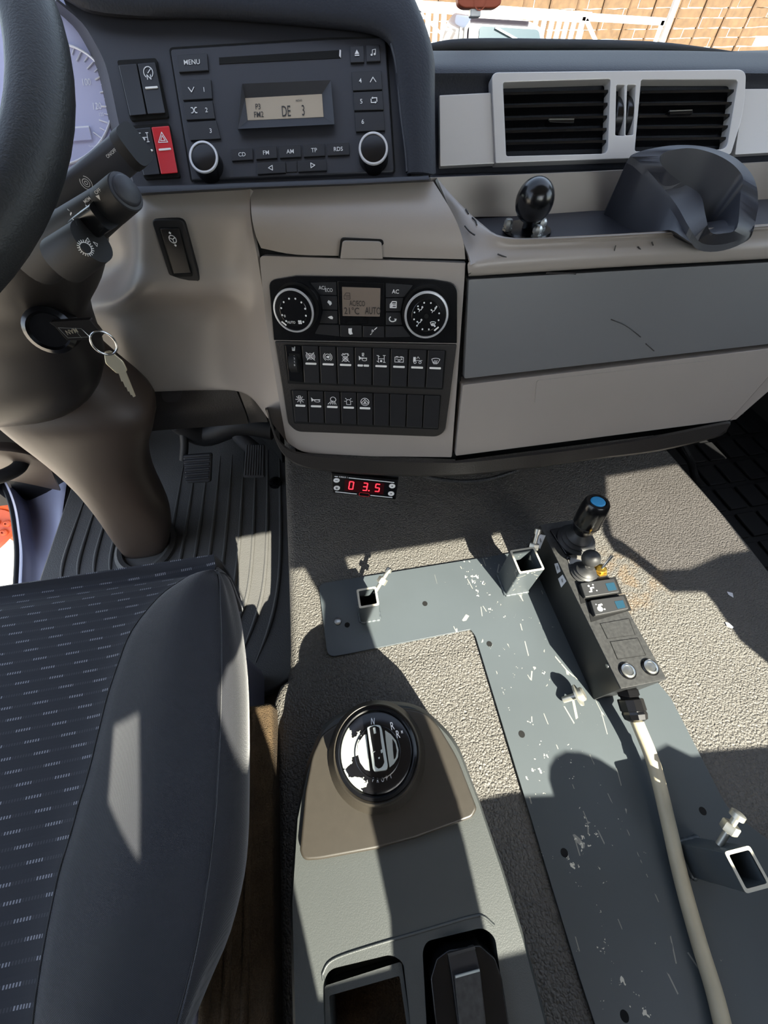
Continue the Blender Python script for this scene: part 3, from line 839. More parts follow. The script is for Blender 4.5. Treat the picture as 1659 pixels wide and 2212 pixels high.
for q in ([zv(652, 546), zv(768, 545), zv(767, 566), zv(654, 562)], [zv(1206, 508), zv(1312, 504), zv(1312, 524), zv(1210, 526)]):
    k_ = btn('vent_tab', offs(VEN, .002), q, .006, 'gloss_black', vt, r=2, bev=.001)
    btn('tab_edge', offs(VEN, .008), [q[0], q[1], (q[1][0] - .5, q[1][1] + 2), (q[0][0] + .5, q[0][1] + 2)], .0006, 'steel', k_)
for q in (sl1, sl2):
    a = onP(sum(p[0] for p in q) / len(q), sum(p[1] for p in q) / len(q) + 4, offs(VEN, .006)) - VEN[1] * .017
    lathe('vent_wheel', a - ex_ * .0055, ex_, [(.019, 0), (.020, .001), (.020, .010), (.019, .011)], 'gloss_black', vt, 28)

# ------------------------------------------------------------------ mount ball in the tray
mb = top('ball_mount', 'black ball mount on a round bolted base in the tray', 'ball mount', onZ(1140, 500, TZ))
lathe('base_plate', onZ(1137, 502, TZ), V((0, 0, 1)), [(.026, 0), (.027, .002), (.026, .004), (.012, .0055)], 'gloss_black', mb, 36)
pb = onZ(1143, 493, TZ + .004); bt = onZ(1156, 440, TZ + .036)
tube('stem', [pb, mix(pb, bt, .5), bt], [.008, .0075, .0085], 'gloss_black', mb, 16, 3)
axb = (onZ(1158, 392, TZ + .062) - onZ(1154, 476, TZ + .012)).normalized()
lathe('ball', onZ(1155, 434, TZ + .036), axb, [(.019 * math.sin(a), -.0235 * math.cos(a)) for a in [i * math.pi / 14 for i in range(15)]], 'gloss_black', mb, 32)
for q in ((1095, 497), (1167, 496), (1157, 511)):
    o = onZ(q[0], q[1], TZ + .004)
    lathe('bolt', o, V((0, 0, 1)), [(.0055, 0), (.0055, .002), (.0042, .0022), (.0042, .004), (.0052, .0042), (.0052, .008), (.0035, .0105), (.0001, .011)], 'steel', mb, 8)

# ------------------------------------------------------------------ cup holder
ch = top('cup_holder', 'dark grey plastic cup holder clipped over the tray edge', 'cup holder', onZ(1450, 480, TZ))
zc = lambda x, y: (900 + x / 2.1858, 300 + y / 2.1858)
st = [((1338, 262, 0.463), (1225, 320, 0.46), (1190, 430, 0.447)), ((1250, 205, 0.475), (1150, 225, 0.47), (1080, 452, 0.431)), ((1180, 150, 0.483), (1085, 150, 0.479), (985, 415, 0.429)), ((1147, 100, 0.488), (1035, 105, 0.485), (920, 375, 0.429)), ((1160, 70, 0.491), (1008, 85, 0.488), (884, 348, 0.429)), ((1210, 52, 0.494), (1090, 55, 0.492), (960, 300, 0.429)), ((1300, 44, 0.496), (1230, 35, 0.494), (1120, 270, 0.429)), ((1400, 68, 0.493), (1370, 45, 0.491), (1300, 250, 0.429)), ((1480, 110, 0.488), (1490, 88, 0.486), (1450, 280, 0.429)), ((1530, 160, 0.481), (1570, 160, 0.479), (1560, 330, 0.432)), ((1542, 200, 0.476), (1603, 235, 0.473), (1592, 380, 0.434)), ((1532, 245, 0.469), (1608, 310, 0.463), (1596, 410, 0.44)), ((1527, 290, 0.464), (1606, 345, 0.458), (1592, 425, 0.446)), ((1512, 420, 0.45), (1572, 448, -0.017), (1562, 480, -0.013)), ((1450, 446, 0.447), (1460, 500, -0.018), (1450, 522, -0.013)), ((1388, 440, 0.45), (1345, 498, -0.017), (1338, 514, -0.013)), ((1364, 360, 0.456), (1285, 425, 0.452), (1262, 468, 0.449))]
zz_ = lambda q: onZ(*zc(q[0], q[1]), q[2]) if q[2] > 0 else onP(*zc(q[0], q[1]), offs(PAS, -q[2]))
def closed(ps, k=4):
    n = len(ps); q = [ps[i % n] for i in range(-2, n + 3)]
    c_ = cr1(q, k)
    return c_[2 * k:(n + 2) * k]
inn_ = [zz_(q[0]) for q in st]
cen = sum(inn_[:13], V((0, 0, 0))) / 13
fl_c = [V((cen.x + (p.x - cen.x) * .80, cen.y + (p.y - cen.y) * .80, .432)) if 0 < i < 12 else V((cen.x + (p.x - cen.x) * .9, cen.y + (p.y - cen.y) * .9, .4465)) for i, p in enumerate(inn_)]
cf_ = sum(fl_c, V((0, 0, 0))) / len(fl_c)
rows_ = [closed([cf_ + (p - cf_) * .05 for p in fl_c]), closed(fl_c),
         closed([p + (cen - p) * .02 - V((0, 0, .003)) for p in inn_]),
         closed([p for p in inn_]), closed([zz_(q[1]) + V((0, 0, .001)) for q in st]), closed([zz_(q[1]) - V((0, 0, .004)) + (zz_(q[1]) - cen).normalized() * .0015 for q in st]), closed([zz_(q[2]) for q in st]),
         closed([zz_(q[2]) - V((0, 0, .006)) + (cen - zz_(q[2])) * .1 for q in st])]
loft('body', rows_, 'panel_dark', ch, caps=True, sharp=24)
lathe('inner_clip', V((cen.x + .004, cen.y + .020, .434)), V((.12, .1, 1)), [(.002, 0), (.005, .004), (.005, .026), (.002, .031)], 'gloss_black', ch, 8)
# a second darker bin at the far right of the tray
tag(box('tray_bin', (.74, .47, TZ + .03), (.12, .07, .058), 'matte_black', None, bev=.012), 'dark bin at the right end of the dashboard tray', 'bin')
# ------------------------------------------------------------------ radio
zr = lambda x, y: (350 + x / 2.765, 50 + y / 2.765)
SLU, SLV = 1, -.05
ra = top('car_radio', 'black car radio with two chrome ringed knobs and small beige display', 'radio', onP(610, 370, RAD))
btn('fascia', RAD, rp([zr(46, 152), zr(1000, 92), zr(1335, 82), zr(1388, 888), zr(176, 936)], [9, 0, 16, 10, 4]), .004, 'panel_dark', ra, bev=.0015)
RF = offs(RAD, .004)
btn('fascia_groove', RAD, rp([zr(40, 145), zr(1000, 86), zr(1342, 76), zr(1395, 894), zr(170, 942)], [10, 0, 18, 10, 4]), .0012, 'void', ra)
def rb(q, txt=None, tx=None, th=15, h=.0018, r=1.6, ic=None, s=18, w=.2):
    q = [zr(*a) for a in q]
    k = btn('button', RF, q, h, 'button', ra, r=r, bev=.0006)
    cx_ = sum(a[0] for a in q) / 4; cy_ = sum(a[1] for a in q) / 4
    if txt:
        u, v = zr(*tx) if tx else (cx_, cy_)
        text('lettering', txt, offs(RF, h), u, v, th / 2.765, 'white_print', k, SLU, SLV)
    if ic:
        u, v = zr(*ic[0]); icon('symbol', offs(RF, h), u, v, s / 2.765, ic[1], 'white_print', k, SLU, SLV, w)
    return k
rb([(92, 190), (268, 178), (276, 282), (100, 293)], 'MENU', (178, 232), 25)
q = [zr(*a) for a in ((340, 205), (1068, 160), (1068, 207), (342, 244))]
btn('disc_slot', RF, q, .0004, 'void', ra)
btn('slot_end', RF, [zr(*a) for a in ((1060, 158), (1069, 160), (1068, 205), (1058, 195))], .001, 'silver', ra)
tri = [('f', [(-.8, -.3), (.8, -.3), (0, 1)]), ('f', [(-.8, -.9), (.8, -.9), (.8, -.55), (-.8, -.55)])]
note = [('l', [(-.4, -.6), (-.3, .8), (.8, 1), (.7, -.4)]), ('d', -.65, -.65, .35), ('d', .45, -.45, .35)]
up = [('l', [(-1, -.7), (0, .7), (1, -.7)])]
dn = [('l', [(-1, .7), (0, -.7), (1, .7)])]
shuf = [('l', [(-1, .8), (-.5, .8), (.5, -.8), (1, -.8)]), ('l', [(-1, -.8), (-.5, -.8), (.5, .8), (1, .8)])]
rep = [('l', [(-.4, .7), (1, .7), (1, -.4)]), ('l', [(.4, -.7), (-1, -.7), (-1, .4)]), ('f', [(-.9, .7), (-.35, 1.1), (-.35, .3)]), ('f', [(.9, -.7), (.35, -1.1), (.35, -.3)])]
rb([(1122, 138), (1205, 132), (1208, 232), (1126, 236)], ic=((1164, 178), tri), s=17)
rb([(1218, 130), (1300, 126), (1306, 226), (1222, 230)], ic=((1262, 176), note), s=17)
for q, n_, p_, ic in (([(108, 343), (290, 332), (300, 450), (124, 460)], '1', (250, 396), ((175, 397), dn)),
                      ([(128, 472), (300, 462), (316, 570), (144, 578)], '2', (265, 518), ((191, 520), shuf)),
                      ([(148, 592), (322, 580), (350, 690), (168, 700)], '3', (290, 642), None),
                      ([(1132, 290), (1310, 282), (1316, 395), (1140, 403)], '4', (1184, 343), ((1260, 337), up)),
                      ([(1142, 412), (1316, 404), (1324, 516), (1148, 522)], '5', (1190, 467), ((1266, 460), rep)),
                      ([(1150, 533), (1324, 527), (1332, 640), (1158, 648)], '6', (1199, 588), None)):
    rb(q, n_, p_, 24, ic=ic, s=17, w=.28)
for q, s_t in (([(410, 752), (540, 744), (543, 815), (416, 823)], 'CD'), ([(555, 740), (683, 732), (687, 806), (560, 814)], 'FM'), ([(697, 733), (828, 725), (831, 799), (703, 806)], 'AM'),
               ([(841, 725), (971, 717), (974, 792), (846, 799)], 'TP'), ([(985, 718), (1117, 710), (1120, 785), (989, 792)], 'RDS')):
    rb(q, s_t, None, 22)
lt_ = [('l', [(.8, -.9), (-.9, 0), (.8, .9), (.8, -.9)])]
rt_ = [('l', [(-.8, -.9), (.9, 0), (-.8, .9), (-.8, -.9)])]
rb([(564, 836), (736, 826), (739, 893), (570, 903)], ic=((648, 864), lt_), s=14, w=.3)
rb([(740, 826), (806, 822), (808, 888), (742, 892)], h=.0008)
rb([(810, 822), (980, 812), (984, 880), (812, 888)], ic=((900, 849), rt_), s=14, w=.3)
# display with its sloping bezel
bz = [zr(*a) for a in ((478, 362), (1008, 340), (1030, 604), (452, 632))]
li = [zr(*a) for a in ((497, 448), (955, 423), (965, 560), (512, 580))]
ob = onpl(bz, offs(RF, .006)); ib = onpl(li, offs(RF, .001)); bb = onpl(bz, RF)
mesh('display_bezel', ob + ib + bb, [[0, 1, 5, 4], [1, 2, 6, 5], [2, 3, 7, 6], [3, 0, 4, 7], [8, 9, 1, 0], [9, 10, 2, 1], [10, 11, 3, 2], [11, 8, 0, 3]], 'panel_dark', ra, False)
dp = btn('display', RF, li, .0014, 'lcd', ra)
DP = offs(RF, .0014)
for s_t, x, y, h_, wx in (('P3', 573, 498, 30, .8), ('FM2', 578, 545, 30, .8), ('DE', 742, 525, 56, .55), ('3', 843, 520, 56, .55), ('NEWS', 818, 462, 11, .9)):
    text('display_text', s_t, DP, *zr(x, y), h_ / 2.765, 'lcd_ink', dp, SLU, SLV, wx)
def ringknob(par, pl, u, v, ro, hgt, name='knob', cap='gloss_black', face_r=.74):
    """knob whose ring centre, hgt above plane pl, appears at u, v"""
    o = onP(u, v, offs(pl, hgt)) - pl[1] * hgt
    k = lathe(name, o, pl[1], [(ro * 1.04, -.002), (ro * 1.0, hgt * .6), (ro * .96, hgt * .9), (ro * .9, hgt * .93)], 'gloss_black', par, 48)
    lathe('chrome_ring', o, pl[1], [(ro * .97, hgt * .86), (ro, hgt * .9), (ro * .97, hgt), (ro * .86, hgt * 1.0), (ro * .84, hgt * .94)], 'ring', k, 56, caps=False)
    lathe('knob_cap', o, pl[1], [(ro * .84, hgt * .8), (ro * .84, hgt * .93), (ro * .7, hgt * .95), (.0001, hgt * .96)], cap, k, 40)
    return o, k
ringknob(ra, RF, *zr(246, 797), .0135, .012)
ringknob(ra, RF, *zr(1262, 745), .0138, .012)

# ------------------------------------------------------------------ switch blocks left of the radio
z5 = lambda x, y: (x / 3.318, y / 3.318)
z5b = lambda x, y: (x / 3.318, 250 + y / 3.318)
ICN = dict(
 cruise=[('a', 0, .1, .9, -50, 230), ('l', [(-.1, 0), (.5, .6)]), ('l', [(-.35, -1), (-.35, -.3), (.35, -1), (.35, -.3)])],
 axle=[('l', [(-.9, .9), (-.9, -.9)]), ('l', [(.9, .9), (.9, -.9)]), ('l', [(-.9, 0), (.9, 0)]), ('l', [(-1.2, .9), (-.6, .9)]), ('l', [(.6, .9), (1.2, .9)]), ('l', [(-1.2, -.9), (-.6, -.9)]), ('l', [(.6, -.9), (1.2, -.9)]), ('d', 0, -.35, .3)],
 hazard=[('l', [(-1, -.8), (1, -.8), (0, 1), (-1, -.8)]), ('l', [(-.5, -.5), (.5, -.5), (0, .4), (-.5, -.5)])],
 esp=[('o', 0, 0, .75), ('o', 0, 0, .4), ('l', [(-1, -1), (1, 1)]), ('l', [(-1, 1), (1, -1)]), ('a', 0, 0, 1.1, 130, 230), ('a', 0, 0, 1.1, -50, 50)],
 brake=[('o', 0, 0, .75), ('a', 0, 0, 1.1, 125, 235), ('a', 0, 0, 1.1, -55, 55), ('f', [(-.5, 0), (.1, .35), (.5, .2), (.3, -.4), (-.1, -.3)])],
 auto=[('o', 0, -.35, .65), ('o', 0, -.35, .3), ('l', [(-.95, -1.1), (.95, .7)]), ('l', [(-.95, .7), (.95, -1.1)]), ('l', [(-.7, .75), (-.6, 1.05), (-.45, .75)]), ('l', [(-.3, 1.05), (-.3, .75), (0, .75), (0, 1.05)]), ('l', [(.1, 1.05), (.4, 1.05)]), ('o', .65, .9, .16)],
 horn_r=[('f', [(-1.1, .6), (-.6, .15), (1, .15), (1, -.05), (-.6, -.15), (-1.1, -.6)]), ('a', .3, -.35, .6, 0, 360, .35), ('l', [(-.2, .5), (-.2, 1.3), (.2, 1.3), (.2, .9), (-.2, .9), (.2, .5)])],
 lock=[('l', [(-.7, .9), (-.7, -.9)]), ('l', [(.8, .9), (.8, -.9)]), ('l', [(-.7, 0), (.8, 0)]), ('l', [(-1.1, .9), (-.4, .6)]), ('l', [(.5, .9), (1.1, .9)]), ('l', [(-1.1, -.6), (-.5, -1)]), ('l', [(.5, -.9), (1.1, -.9)]), ('d', 0, -.6, .3)],
 battery=[('l', [(-1.1, .6), (1.1, .6), (1.1, -.7), (-1.1, -.7), (-1.1, .6)]), ('l', [(-.8, .75), (-.3, .75)]), ('l', [(.3, .75), (.8, .75)]), ('l', [(-.8, .1), (-.4, .1)]), ('l', [(.4, .1), (.8, .1)]), ('l', [(.6, -.1), (.6, .3)]), ('o', 0, -.25, .25)],
 truck=[('f', [(-1.1, .8), (-.45, .8), (-.45, -.3), (-1.1, -.5)]), ('l', [(-.4, -.1), (1.2, -.1)]), ('o', -.6, -.6, .3), ('o', .7, -.6, .3), ('l', [(-.2, .4), (.1, .9), (.5, .4)])],
 demist=[('a', 0, -1.3, 2.0, 58, 122), ('l', [(-1.05, .4), (-.6, -.6), (.6, -.6), (1.05, .4)]), ('l', [(-.35, -.9), (-.45, -.3), (-.3, .1)]), ('l', [(0, -.9), (-.1, -.3), (.05, .1)]), ('l', [(.35, -.9), (.25, -.3), (.4, .1)])],
 lamp=[('o', 0, 0, .5), ('l', [(-.25, .55), (-.25, .95), (.25, .95), (.25, .55)]), ('o', 0, 0, .18)] + [('l', [(.7 * math.cos(a), .7 * math.sin(a)), (1.05 * math.cos(a), 1.05 * math.sin(a))]) for a in [math.radians(x) for x in (0, 45, 135, 180, 225, 270, 315)]],
 horn=[('f', [(-1.1, .7), (-.6, .15), (1.1, .2), (1.1, .05), (-.6, -.1), (-1.1, -.5)]), ('a', .3, -.25, .65, 0, 360, .3)],
 work=[('a', .3, .35, .65, -60, 250), ('l', [(-.35, -.05), (.75, -.15)]), ('l', [(-.4, -.3), (-1.1, -1)]), ('l', [(-.1, -.35), (-.55, -1)]), ('l', [(.15, -.35), (0, -1)]), ('l', [(.4, -.35), (.45, -1)]), ('l', [(.65, -.35), (.9, -1)])],
 beacon=[('l', [(-.5, -.9), (-.5, .1), (-.25, .45), (.25, .45), (.5, .1), (.5, -.9), (-.5, -.9)]), ('l', [(-1, 0), (-.7, 0)]), ('l', [(.7, 0), (1, 0)]), ('l', [(-.7, .8), (-.45, .55)]), ('l', [(.7, .8), (.45, .55)])],
 diff=[('o', 0, 0, 1), ('l', [(-.9, -.3), (0, .7), (.9, -.3)]), ('f', [(0, .35), (.25, -.2), (0, -.6), (-.25, -.2)]), ('a', -.7, -.9, .55, 20, 80), ('a', .7, -.9, .55, 100, 160)],
 wheel=[('o', 0, 0, .75), ('l', [(0, 0), (0, -.7)]), ('l', [(0, 0), (-.65, .3)]), ('l', [(0, 0), (.65, .3)]), ('f', [(0, 1.5), (.3, 1.2), (0, .95), (-.3, 1.2)]), ('f', [(0, -1.5), (.3, -1.2), (0, -.95), (-.3, -1.2)])],
)
def quad(a, b, c, d): return [a, b, c, d]
def lerp2(a, b, t): return (a[0] + (b[0] - a[0]) * t, a[1] + (b[1] - a[1]) * t)
def rocker(par, pl, q, h, mt, ic=None, bar=True, du=1, dv=0, s=11, w=.22, split=False, label=None, ih=.28):
    """q = top-left, top-right, bottom-right, bottom-left; two faces meeting in a shallow valley"""
    tl_, tr_, br_, bl_ = q
    ml, mr = lerp2(tl_, bl_, .48), lerp2(tr_, br_, .48)
    T = offs(pl, h); M_ = offs(pl, h - .0016)
    pts = onpl([tl_, tr_], T) + onpl([ml, mr], M_) + onpl([bl_, br_], T)
    base = onpl([tl_, tr_, br_, bl_], offs(pl, -.004))
    vs = pts + base
    k = mesh('rocker_switch', vs, [[0, 1, 3, 2], [2, 3, 5, 4], [6, 7, 1, 0], [8, 9, 4, 5], [0, 2, 4, 9, 6], [1, 7, 8, 5, 3], [6, 9, 8, 7]], mt, par, True, .0009, 2)
    if label: k['label'] = label
    top_pl = plane(onP(*lerp2(ml, mr, .5), M_), (onP(*tr_, T) - onP(*tl_, T)).cross(onP(*ml, M_) - onP(*tl_, T)))
    bot_pl = plane(onP(*lerp2(ml, mr, .5), M_), (onP(*tr_, T) - onP(*tl_, T)).cross(onP(*bl_, T) - onP(*ml, M_)))
    if ic:
        c = lerp2(lerp2(tl_, bl_, ih), lerp2(tr_, br_, ih), .5)
        icon('symbol', top_pl, c[0], c[1], s, ICN[ic], 'white_print', k, du, dv, w)
    if bar:
        a, b_ = lerp2(ml, mr, .15), lerp2(ml, mr, .85)
        cells = [(0, 1)] if not split else [(0, .47), (.53, 1)]
        for s0, s1 in cells:
            p, p2 = lerp2(a, b_, s0), lerp2(a, b_, s1)
            btn('indicator_bar', M_, rp([(p[0], p[1] - 2), (p2[0], p2[1] - 2), (p2[0], p2[1] + 2), (p[0], p[1] + 2)], 1.8), .0009, 'white_bar', k)
    else:
        pass
    return k
sb1 = top('switch_block', 'upper black rocker switch pair beside the speedometer, one with speed symbol', 'switch', onP(305, 255, RAD))
fr1 = rp([z5(838, 432), z5(1120, 415), z5(1208, 840), z5(935, 865)], 6)
btn('switch_frame', RAD, fr1, .002, 'void', sb1)
rocker(sb1, offs(RAD, .002), [z5(848, 465), z5(978, 455), z5(1050, 822), z5(932, 832)], .004, 'button', None, False)
rocker(sb1, offs(RAD, .002), [z5(985, 455), z5(1112, 445), z5(1186, 812), z5(1060, 820)], .004, 'button', 'cruise', True, 1, -.05, 11, .15, ih=.2)
sb2 = top('switch_block', 'lower rocker switch pair with red hazard warning switch', 'switch', onP(340, 370, RAD))
fr2 = rp([z5b(945, 70), z5b(1212, 50), z5b(1292, 440), z5b(1035, 455)], 6)
btn('switch_frame', RAD, fr2, .002, 'void', sb2)
rocker(sb2, offs(RAD, .002), [z5b(952, 95), z5b(1080, 82), z5b(1146, 420), z5b(1030, 430)], .004, 'button', 'axle', True, 1, -.05, 9, .16, ih=.2)
rocker(sb2, offs(RAD, .002), [z5b(1085, 82), z5b(1212, 72), z5b(1275, 410), z5b(1155, 420)], .005, 'red', 'hazard', True, 1, -.05, 10, .15, label='red hazard switch with white triangle', ih=.24)

# ------------------------------------------------------------------ instrument cluster
cl = top('instrument_cluster', 'lavender grey speedometer dial behind the steering wheel', 'speedometer', onP(160, 350, RAD))
CL = offs(RAD, -.035)
slab('dial_face', onpl([(-300, -60), (150, -60), (300, 60), (310, 440), (-100, 480), (-300, 480)], CL), 0, 'cluster_face', cl, n=RAD[1], hb=.01)
cc = (118, 226); RX, RYp = 125, 132
def dial(a, r): return (cc[0] + RX * r * math.cos(a), cc[1] - RYp * r * math.sin(a) + (RX * r * math.cos(a)) * .0)
ringp = [onP(*dial(math.radians(a), 1.0), offs(CL, .001)) for a in range(-100, 101, 5)]
tube('dial_ring', ringp, .0011, 'cluster_print', cl, 8, 1)
for i, a in enumerate(range(-30, 91, 8)):
    a_ = math.radians(a - 4)
    l_ = .10 if i % 2 else .16
    bpx = dial(a_, .97); ipx = dial(a_, .97 - l_)
    tube('tick', [onP(*bpx, offs(CL, .0006)), onP(*ipx, offs(CL, .0006))], .0005 if i % 2 else .0007, 'cluster_print', cl, 6, 1)
text('lettering', '100', CL, 187, 177, 13, 'cluster_print', cl, 1, -.05, .75)
text('lettering', '120', CL, 210, 229, 13, 'cluster_print', cl, 1, -.05, .75)
text('lettering', '125', CL, 219, 247, 7, 'cluster_print', cl, 1, -.05, .75)
slab('odometer_window', onpl([(150, 276), (193, 273), (200, 303), (150, 307)], offs(CL, .0005)), .001, 'cluster_print', cl)
btn('odometer_glass', CL, [(152, 278), (191, 275), (198, 301), (152, 305)], .0018, 'cluster_face', cl)
text('lettering', 'Tachograph', CL, 203, 316, 5, 'cluster_print', cl, 1, -.05, .9)
tube('small_dial_ring', [onP(112 + 55 * math.cos(math.radians(a)), 420 - 55 * math.sin(math.radians(a)), offs(CL, .001)) for a in range(-60, 121, 9)], .0011, 'cluster_print', cl, 8, 1)
icon('symbol', CL, 152, 402, 7, [('o', 0, 0, .8), ('a', 0, 0, 1.2, 130, 230), ('a', 0, 0, 1.2, -50, 50)], 'cluster_print', cl)
# curved cowl wall between dial and pod face
cw = [(122, 2), (176, 48), (205, 92), (228, 140), (244, 205), (258, 272), (272, 330), (292, 408)]
grid('cluster_cowl', [[onP(u, v, RAD) for u, v in cw], [onP(u - 10, v + 4, offs(RAD, -.02)) for u, v in cw], [onP(u - 20, v + 8, offs(CL, -.002)) for u, v in cw]], 'panel_dark', cl, k=3, solid=.002)

# ------------------------------------------------------------------ column height switch
zk = lambda x, y: (180 + x / 3.5674, 380 + y / 3.5674)
cs = top('column_switch', 'tall black rocker switch with steering wheel symbol on the knee panel', 'switch', onY(380, 600, .505))
e_a = y_(335, 490, .506); e_b = y_(425, 490, .497); e_c = y_(400, 600, .503)
CSP = plane(y_(378, 545, .4985), (e_b - e_a).cross(e_c - e_a))
frs = rp([zk(518, 335), zk(770, 330), zk(905, 825), zk(680, 830)], [14, 16, 10, 14])
rim_o = btn('bezel', CSP, frs, .004, 'matte_black', cs, bev=.0015)
btn('switch_well', offs(CSP, .004), rp([zk(575, 395), zk(742, 392), zk(845, 775), zk(690, 778)], [6, 8, 5, 6]), .0003, 'void', cs)
kq = [zk(592, 405), zk(738, 402), zk(832, 752), zk(695, 758)]
rocker(cs, offs(CSP, .003), kq, .0035, 'gloss_black', 'wheel', False, 1, -.03, 9.5, .18, ih=.24)

# ------------------------------------------------------------------ climate panel
cp = top('climate_panel', 'black climate control panel with two dials and brown display', 'control panel', onP(790, 735, STK))
btn('fascia', STK, rp([(580, 606), (640, 596), (800, 598), (935, 604), (988, 612), (987, 742), (591, 735)], [16, 0, 0, 0, 22, 2, 2]), .003, 'gloss_black', cp, bev=.0015)
CF = offs(STK, .003)
zp = lambda x, y: (560 + x / 6.9125, 590 + y / 6.9125)
zq = lambda x, y: (780 + x / 6.9125, 590 + y / 6.9125)
SD_ = (1, .03)
def cb(q, r=1.5, h=.0012):
    return btn('button', CF, q, h, 'button', cp, r=r, bev=.0005)
B = CF, .0012
CT = offs(CF, .0012)
k = cb([zp(765, 145), zp(1145, 132), zp(1155, 328), zp(905, 325)])
text('lettering', 'AC/', CT, *zp(938, 218), 7, 'white_print', k, *SD_, .9); text('lettering', 'ECO', CT, *zp(1040, 252), 7, 'white_print', k, *SD_, .85)
k = cb([zp(905, 340), zp(1160, 345), zp(1165, 548), zp(945, 545)]); icon('symbol', CT, *zp(1045, 445), 6, [('f', [(-.7, .2), (-.2, .9), (.8, .4), (.9, -.3), (.2, -.9), (-.1, -.4)])], 'white_print', k, *SD_)
k = cb([zp(945, 562), zp(1165, 565), zp(1170, 755), zp(905, 750)]); icon('symbol', CT, *zp(1065, 665), 6, [('f', [(-1, .1), (-.2, .5), (.5, .6), (.9, .1), (.7, -.5), (-.1, -.4)])], 'white_print', k, *SD_)
cb([zp(900, 768), zp(1185, 775), zp(1200, 945), zp(830, 905)])
k = cb([zp(1205, 778), zp(1525, 780), zp(1530, 958), zp(1212, 950)]); icon('symbol', CT, *zp(1362, 868), 7, [('f', [(-.6, .8), (.5, .9), (.4, 0), (.7, -.8), (-.2, -1), (-.6, -.6)])], 'white_print', k, *SD_)
k = cb([zq(28, 790), zq(345, 795), zq(348, 960), zq(28, 958)])
text('lettering', 'P', CT, *zq(175, 872), 7, 'white_print', k, *SD_); icon('symbol', CT, *zq(218, 826), 3.5, [('f', [(-1, -.6), (.8, .9), (.9, .4), (-.6, -1)])], 'white_print', k, *SD_)
icon('symbol', CT, *zq(148, 910), 2, [('f', [(-1, -.6), (.8, .9), (.9, .4), (-.6, -1)])], 'white_print', k, *SD_)
k = cb([zq(368, 152), zq(775, 180), zq(640, 355), zq(372, 360)]); text('lettering', 'AC', CT, *zq(513, 275), 8, 'white_print', k, *SD_)
k = cb([zq(372, 375), zq(630, 372), zq(590, 568), zq(372, 570)])
icon('symbol', CT, *zq(480, 470), 6.5, [('l', [(-1, -.9), (1, -.9), (1, .9), (-.3, .9), (-1, 0), (-1, -.9)]), ('l', [(-.6, .2), (.8, .2)]), ('l', [(-.4, -.3), (.8, -.3)]), ('f', [(-.8, -.7), (-.2, -.7), (-.2, 0), (-.7, 0)])], 'white_print', k, *SD_, .3)
k = cb([zq(372, 590), zq(585, 588), zq(615, 770), zq(372, 775)])
icon('symbol', CT, *zq(470, 690), 7, [('a', 0, .1, 1, 130, 330, .75), ('f', [(.5, .2), (1.3, .2), (1, -.6)])], 'white_print', k, *SD_, .3)
cb([zq(365, 795), zq(625, 795), zq(735, 950), zq(365, 958)])
k = btn('display_frame', CF, [zp(1168, 120), zq(345, 150), zq(345, 780), zp(1195, 765)], .0015, 'gloss_black', cp, r=1.5, bev=.0005)
dsp = btn('display', offs(CF, .0015), [zp(1235, 205), zq(290, 225), zq(280, 650), zp(1245, 640)], .0004, 'lcd_dark', cp, r=1)
DC = offs(CF, .0019)
icon('display_symbol', DC, *zp(1310, 342), 6.5, [('l', [(-1, -.9), (1, -.9), (1, .9), (-.3, .9), (-1, 0), (-1, -.9)]), ('l', [(-.6, .2), (.8, .2)]), ('l', [(-.4, -.3), (.8, -.3)])], 'lcd_ink', dsp, *SD_, .15)
text('display_text', 'AC/ECO', DC, *zp(1462, 452), 10.5, 'lcd_ink', dsp, *SD_, .62)
text('display_text', '21°C', DC, *zp(1380, 562), 14, 'lcd_ink', dsp, *SD_, .85)
text('display_text', 'AUTO', DC, *zq(175, 562), 14, 'lcd_ink', dsp, *SD_, .62)
def climdial(u, v, ro, bu, bv, kind):
    a, c = onP(bu, bv, offs(CF, .004)), None
    hgt = .016
    o = onP(u, v, offs(CF, hgt)) - CF[1] * hgt
    lathe('dial_well', o + CF[1] * .0, CF[1], [(ro * 1.12, -.004), (ro * 1.12, .0008), (ro * 1.03, .0010)], 'void', cp, 48)
    k = lathe('dial', o, CF[1], [(ro * 1.0, 0), (ro * 1.0, hgt * .92), (ro * .93, hgt), (ro * .9, hgt * .96)], 'gloss_black', cp, 48)
    lathe('chrome_ring', o, CF[1], [(ro * .985, hgt * .88), (ro * 1.012, hgt * .93), (ro * .99, hgt * 1.02), (ro * .92, hgt * 1.03), (ro * .905, hgt * .96)], 'ring', k, 56, caps=False)
    lathe('dial_cap', o, CF[1], [(ro * .91, hgt * .9), (ro * .90, hgt * .965), (ro * .68, hgt * .985), (ro * .66, hgt * 1.0), (.0001, hgt * 1.0)], 'gloss_black', k, 40, sharp=15)
    P_ = offs(CF, hgt + .0002)
    return k, P_
k, P_ = climdial(*zp(510, 570), .0218, 648, 660, 0)
for q in ((445, 382), (540, 383), (365, 432), (628, 437), (328, 521), (686, 532), (343, 626), (697, 636), (402, 716), (659, 728)):
    icon('dot', P_, *zp(*q), 2.0, [('d', 0, 0, 1)], 'white_print', k)
text('lettering', '0', P_, *zp(381, 640), 5, 'white_print', k, *SD_); text('lettering', 'AUTO', P_, *zp(478, 735), 5, 'white_print', k, *SD_, .9)
icon('symbol', P_, *zp(608, 733), 4.2, [('d', -.45, .45, .5), ('d', .45, .45, .5), ('d', -.45, -.45, .5), ('d', .45, -.45, .5)], 'white_print', k)
icon('pointer', P_, *zp(370, 752), 5.5, [('f', [(-1, .5), (-.6, .9), (1, -.5), (.6, -.9)])], 'white_bar', k)
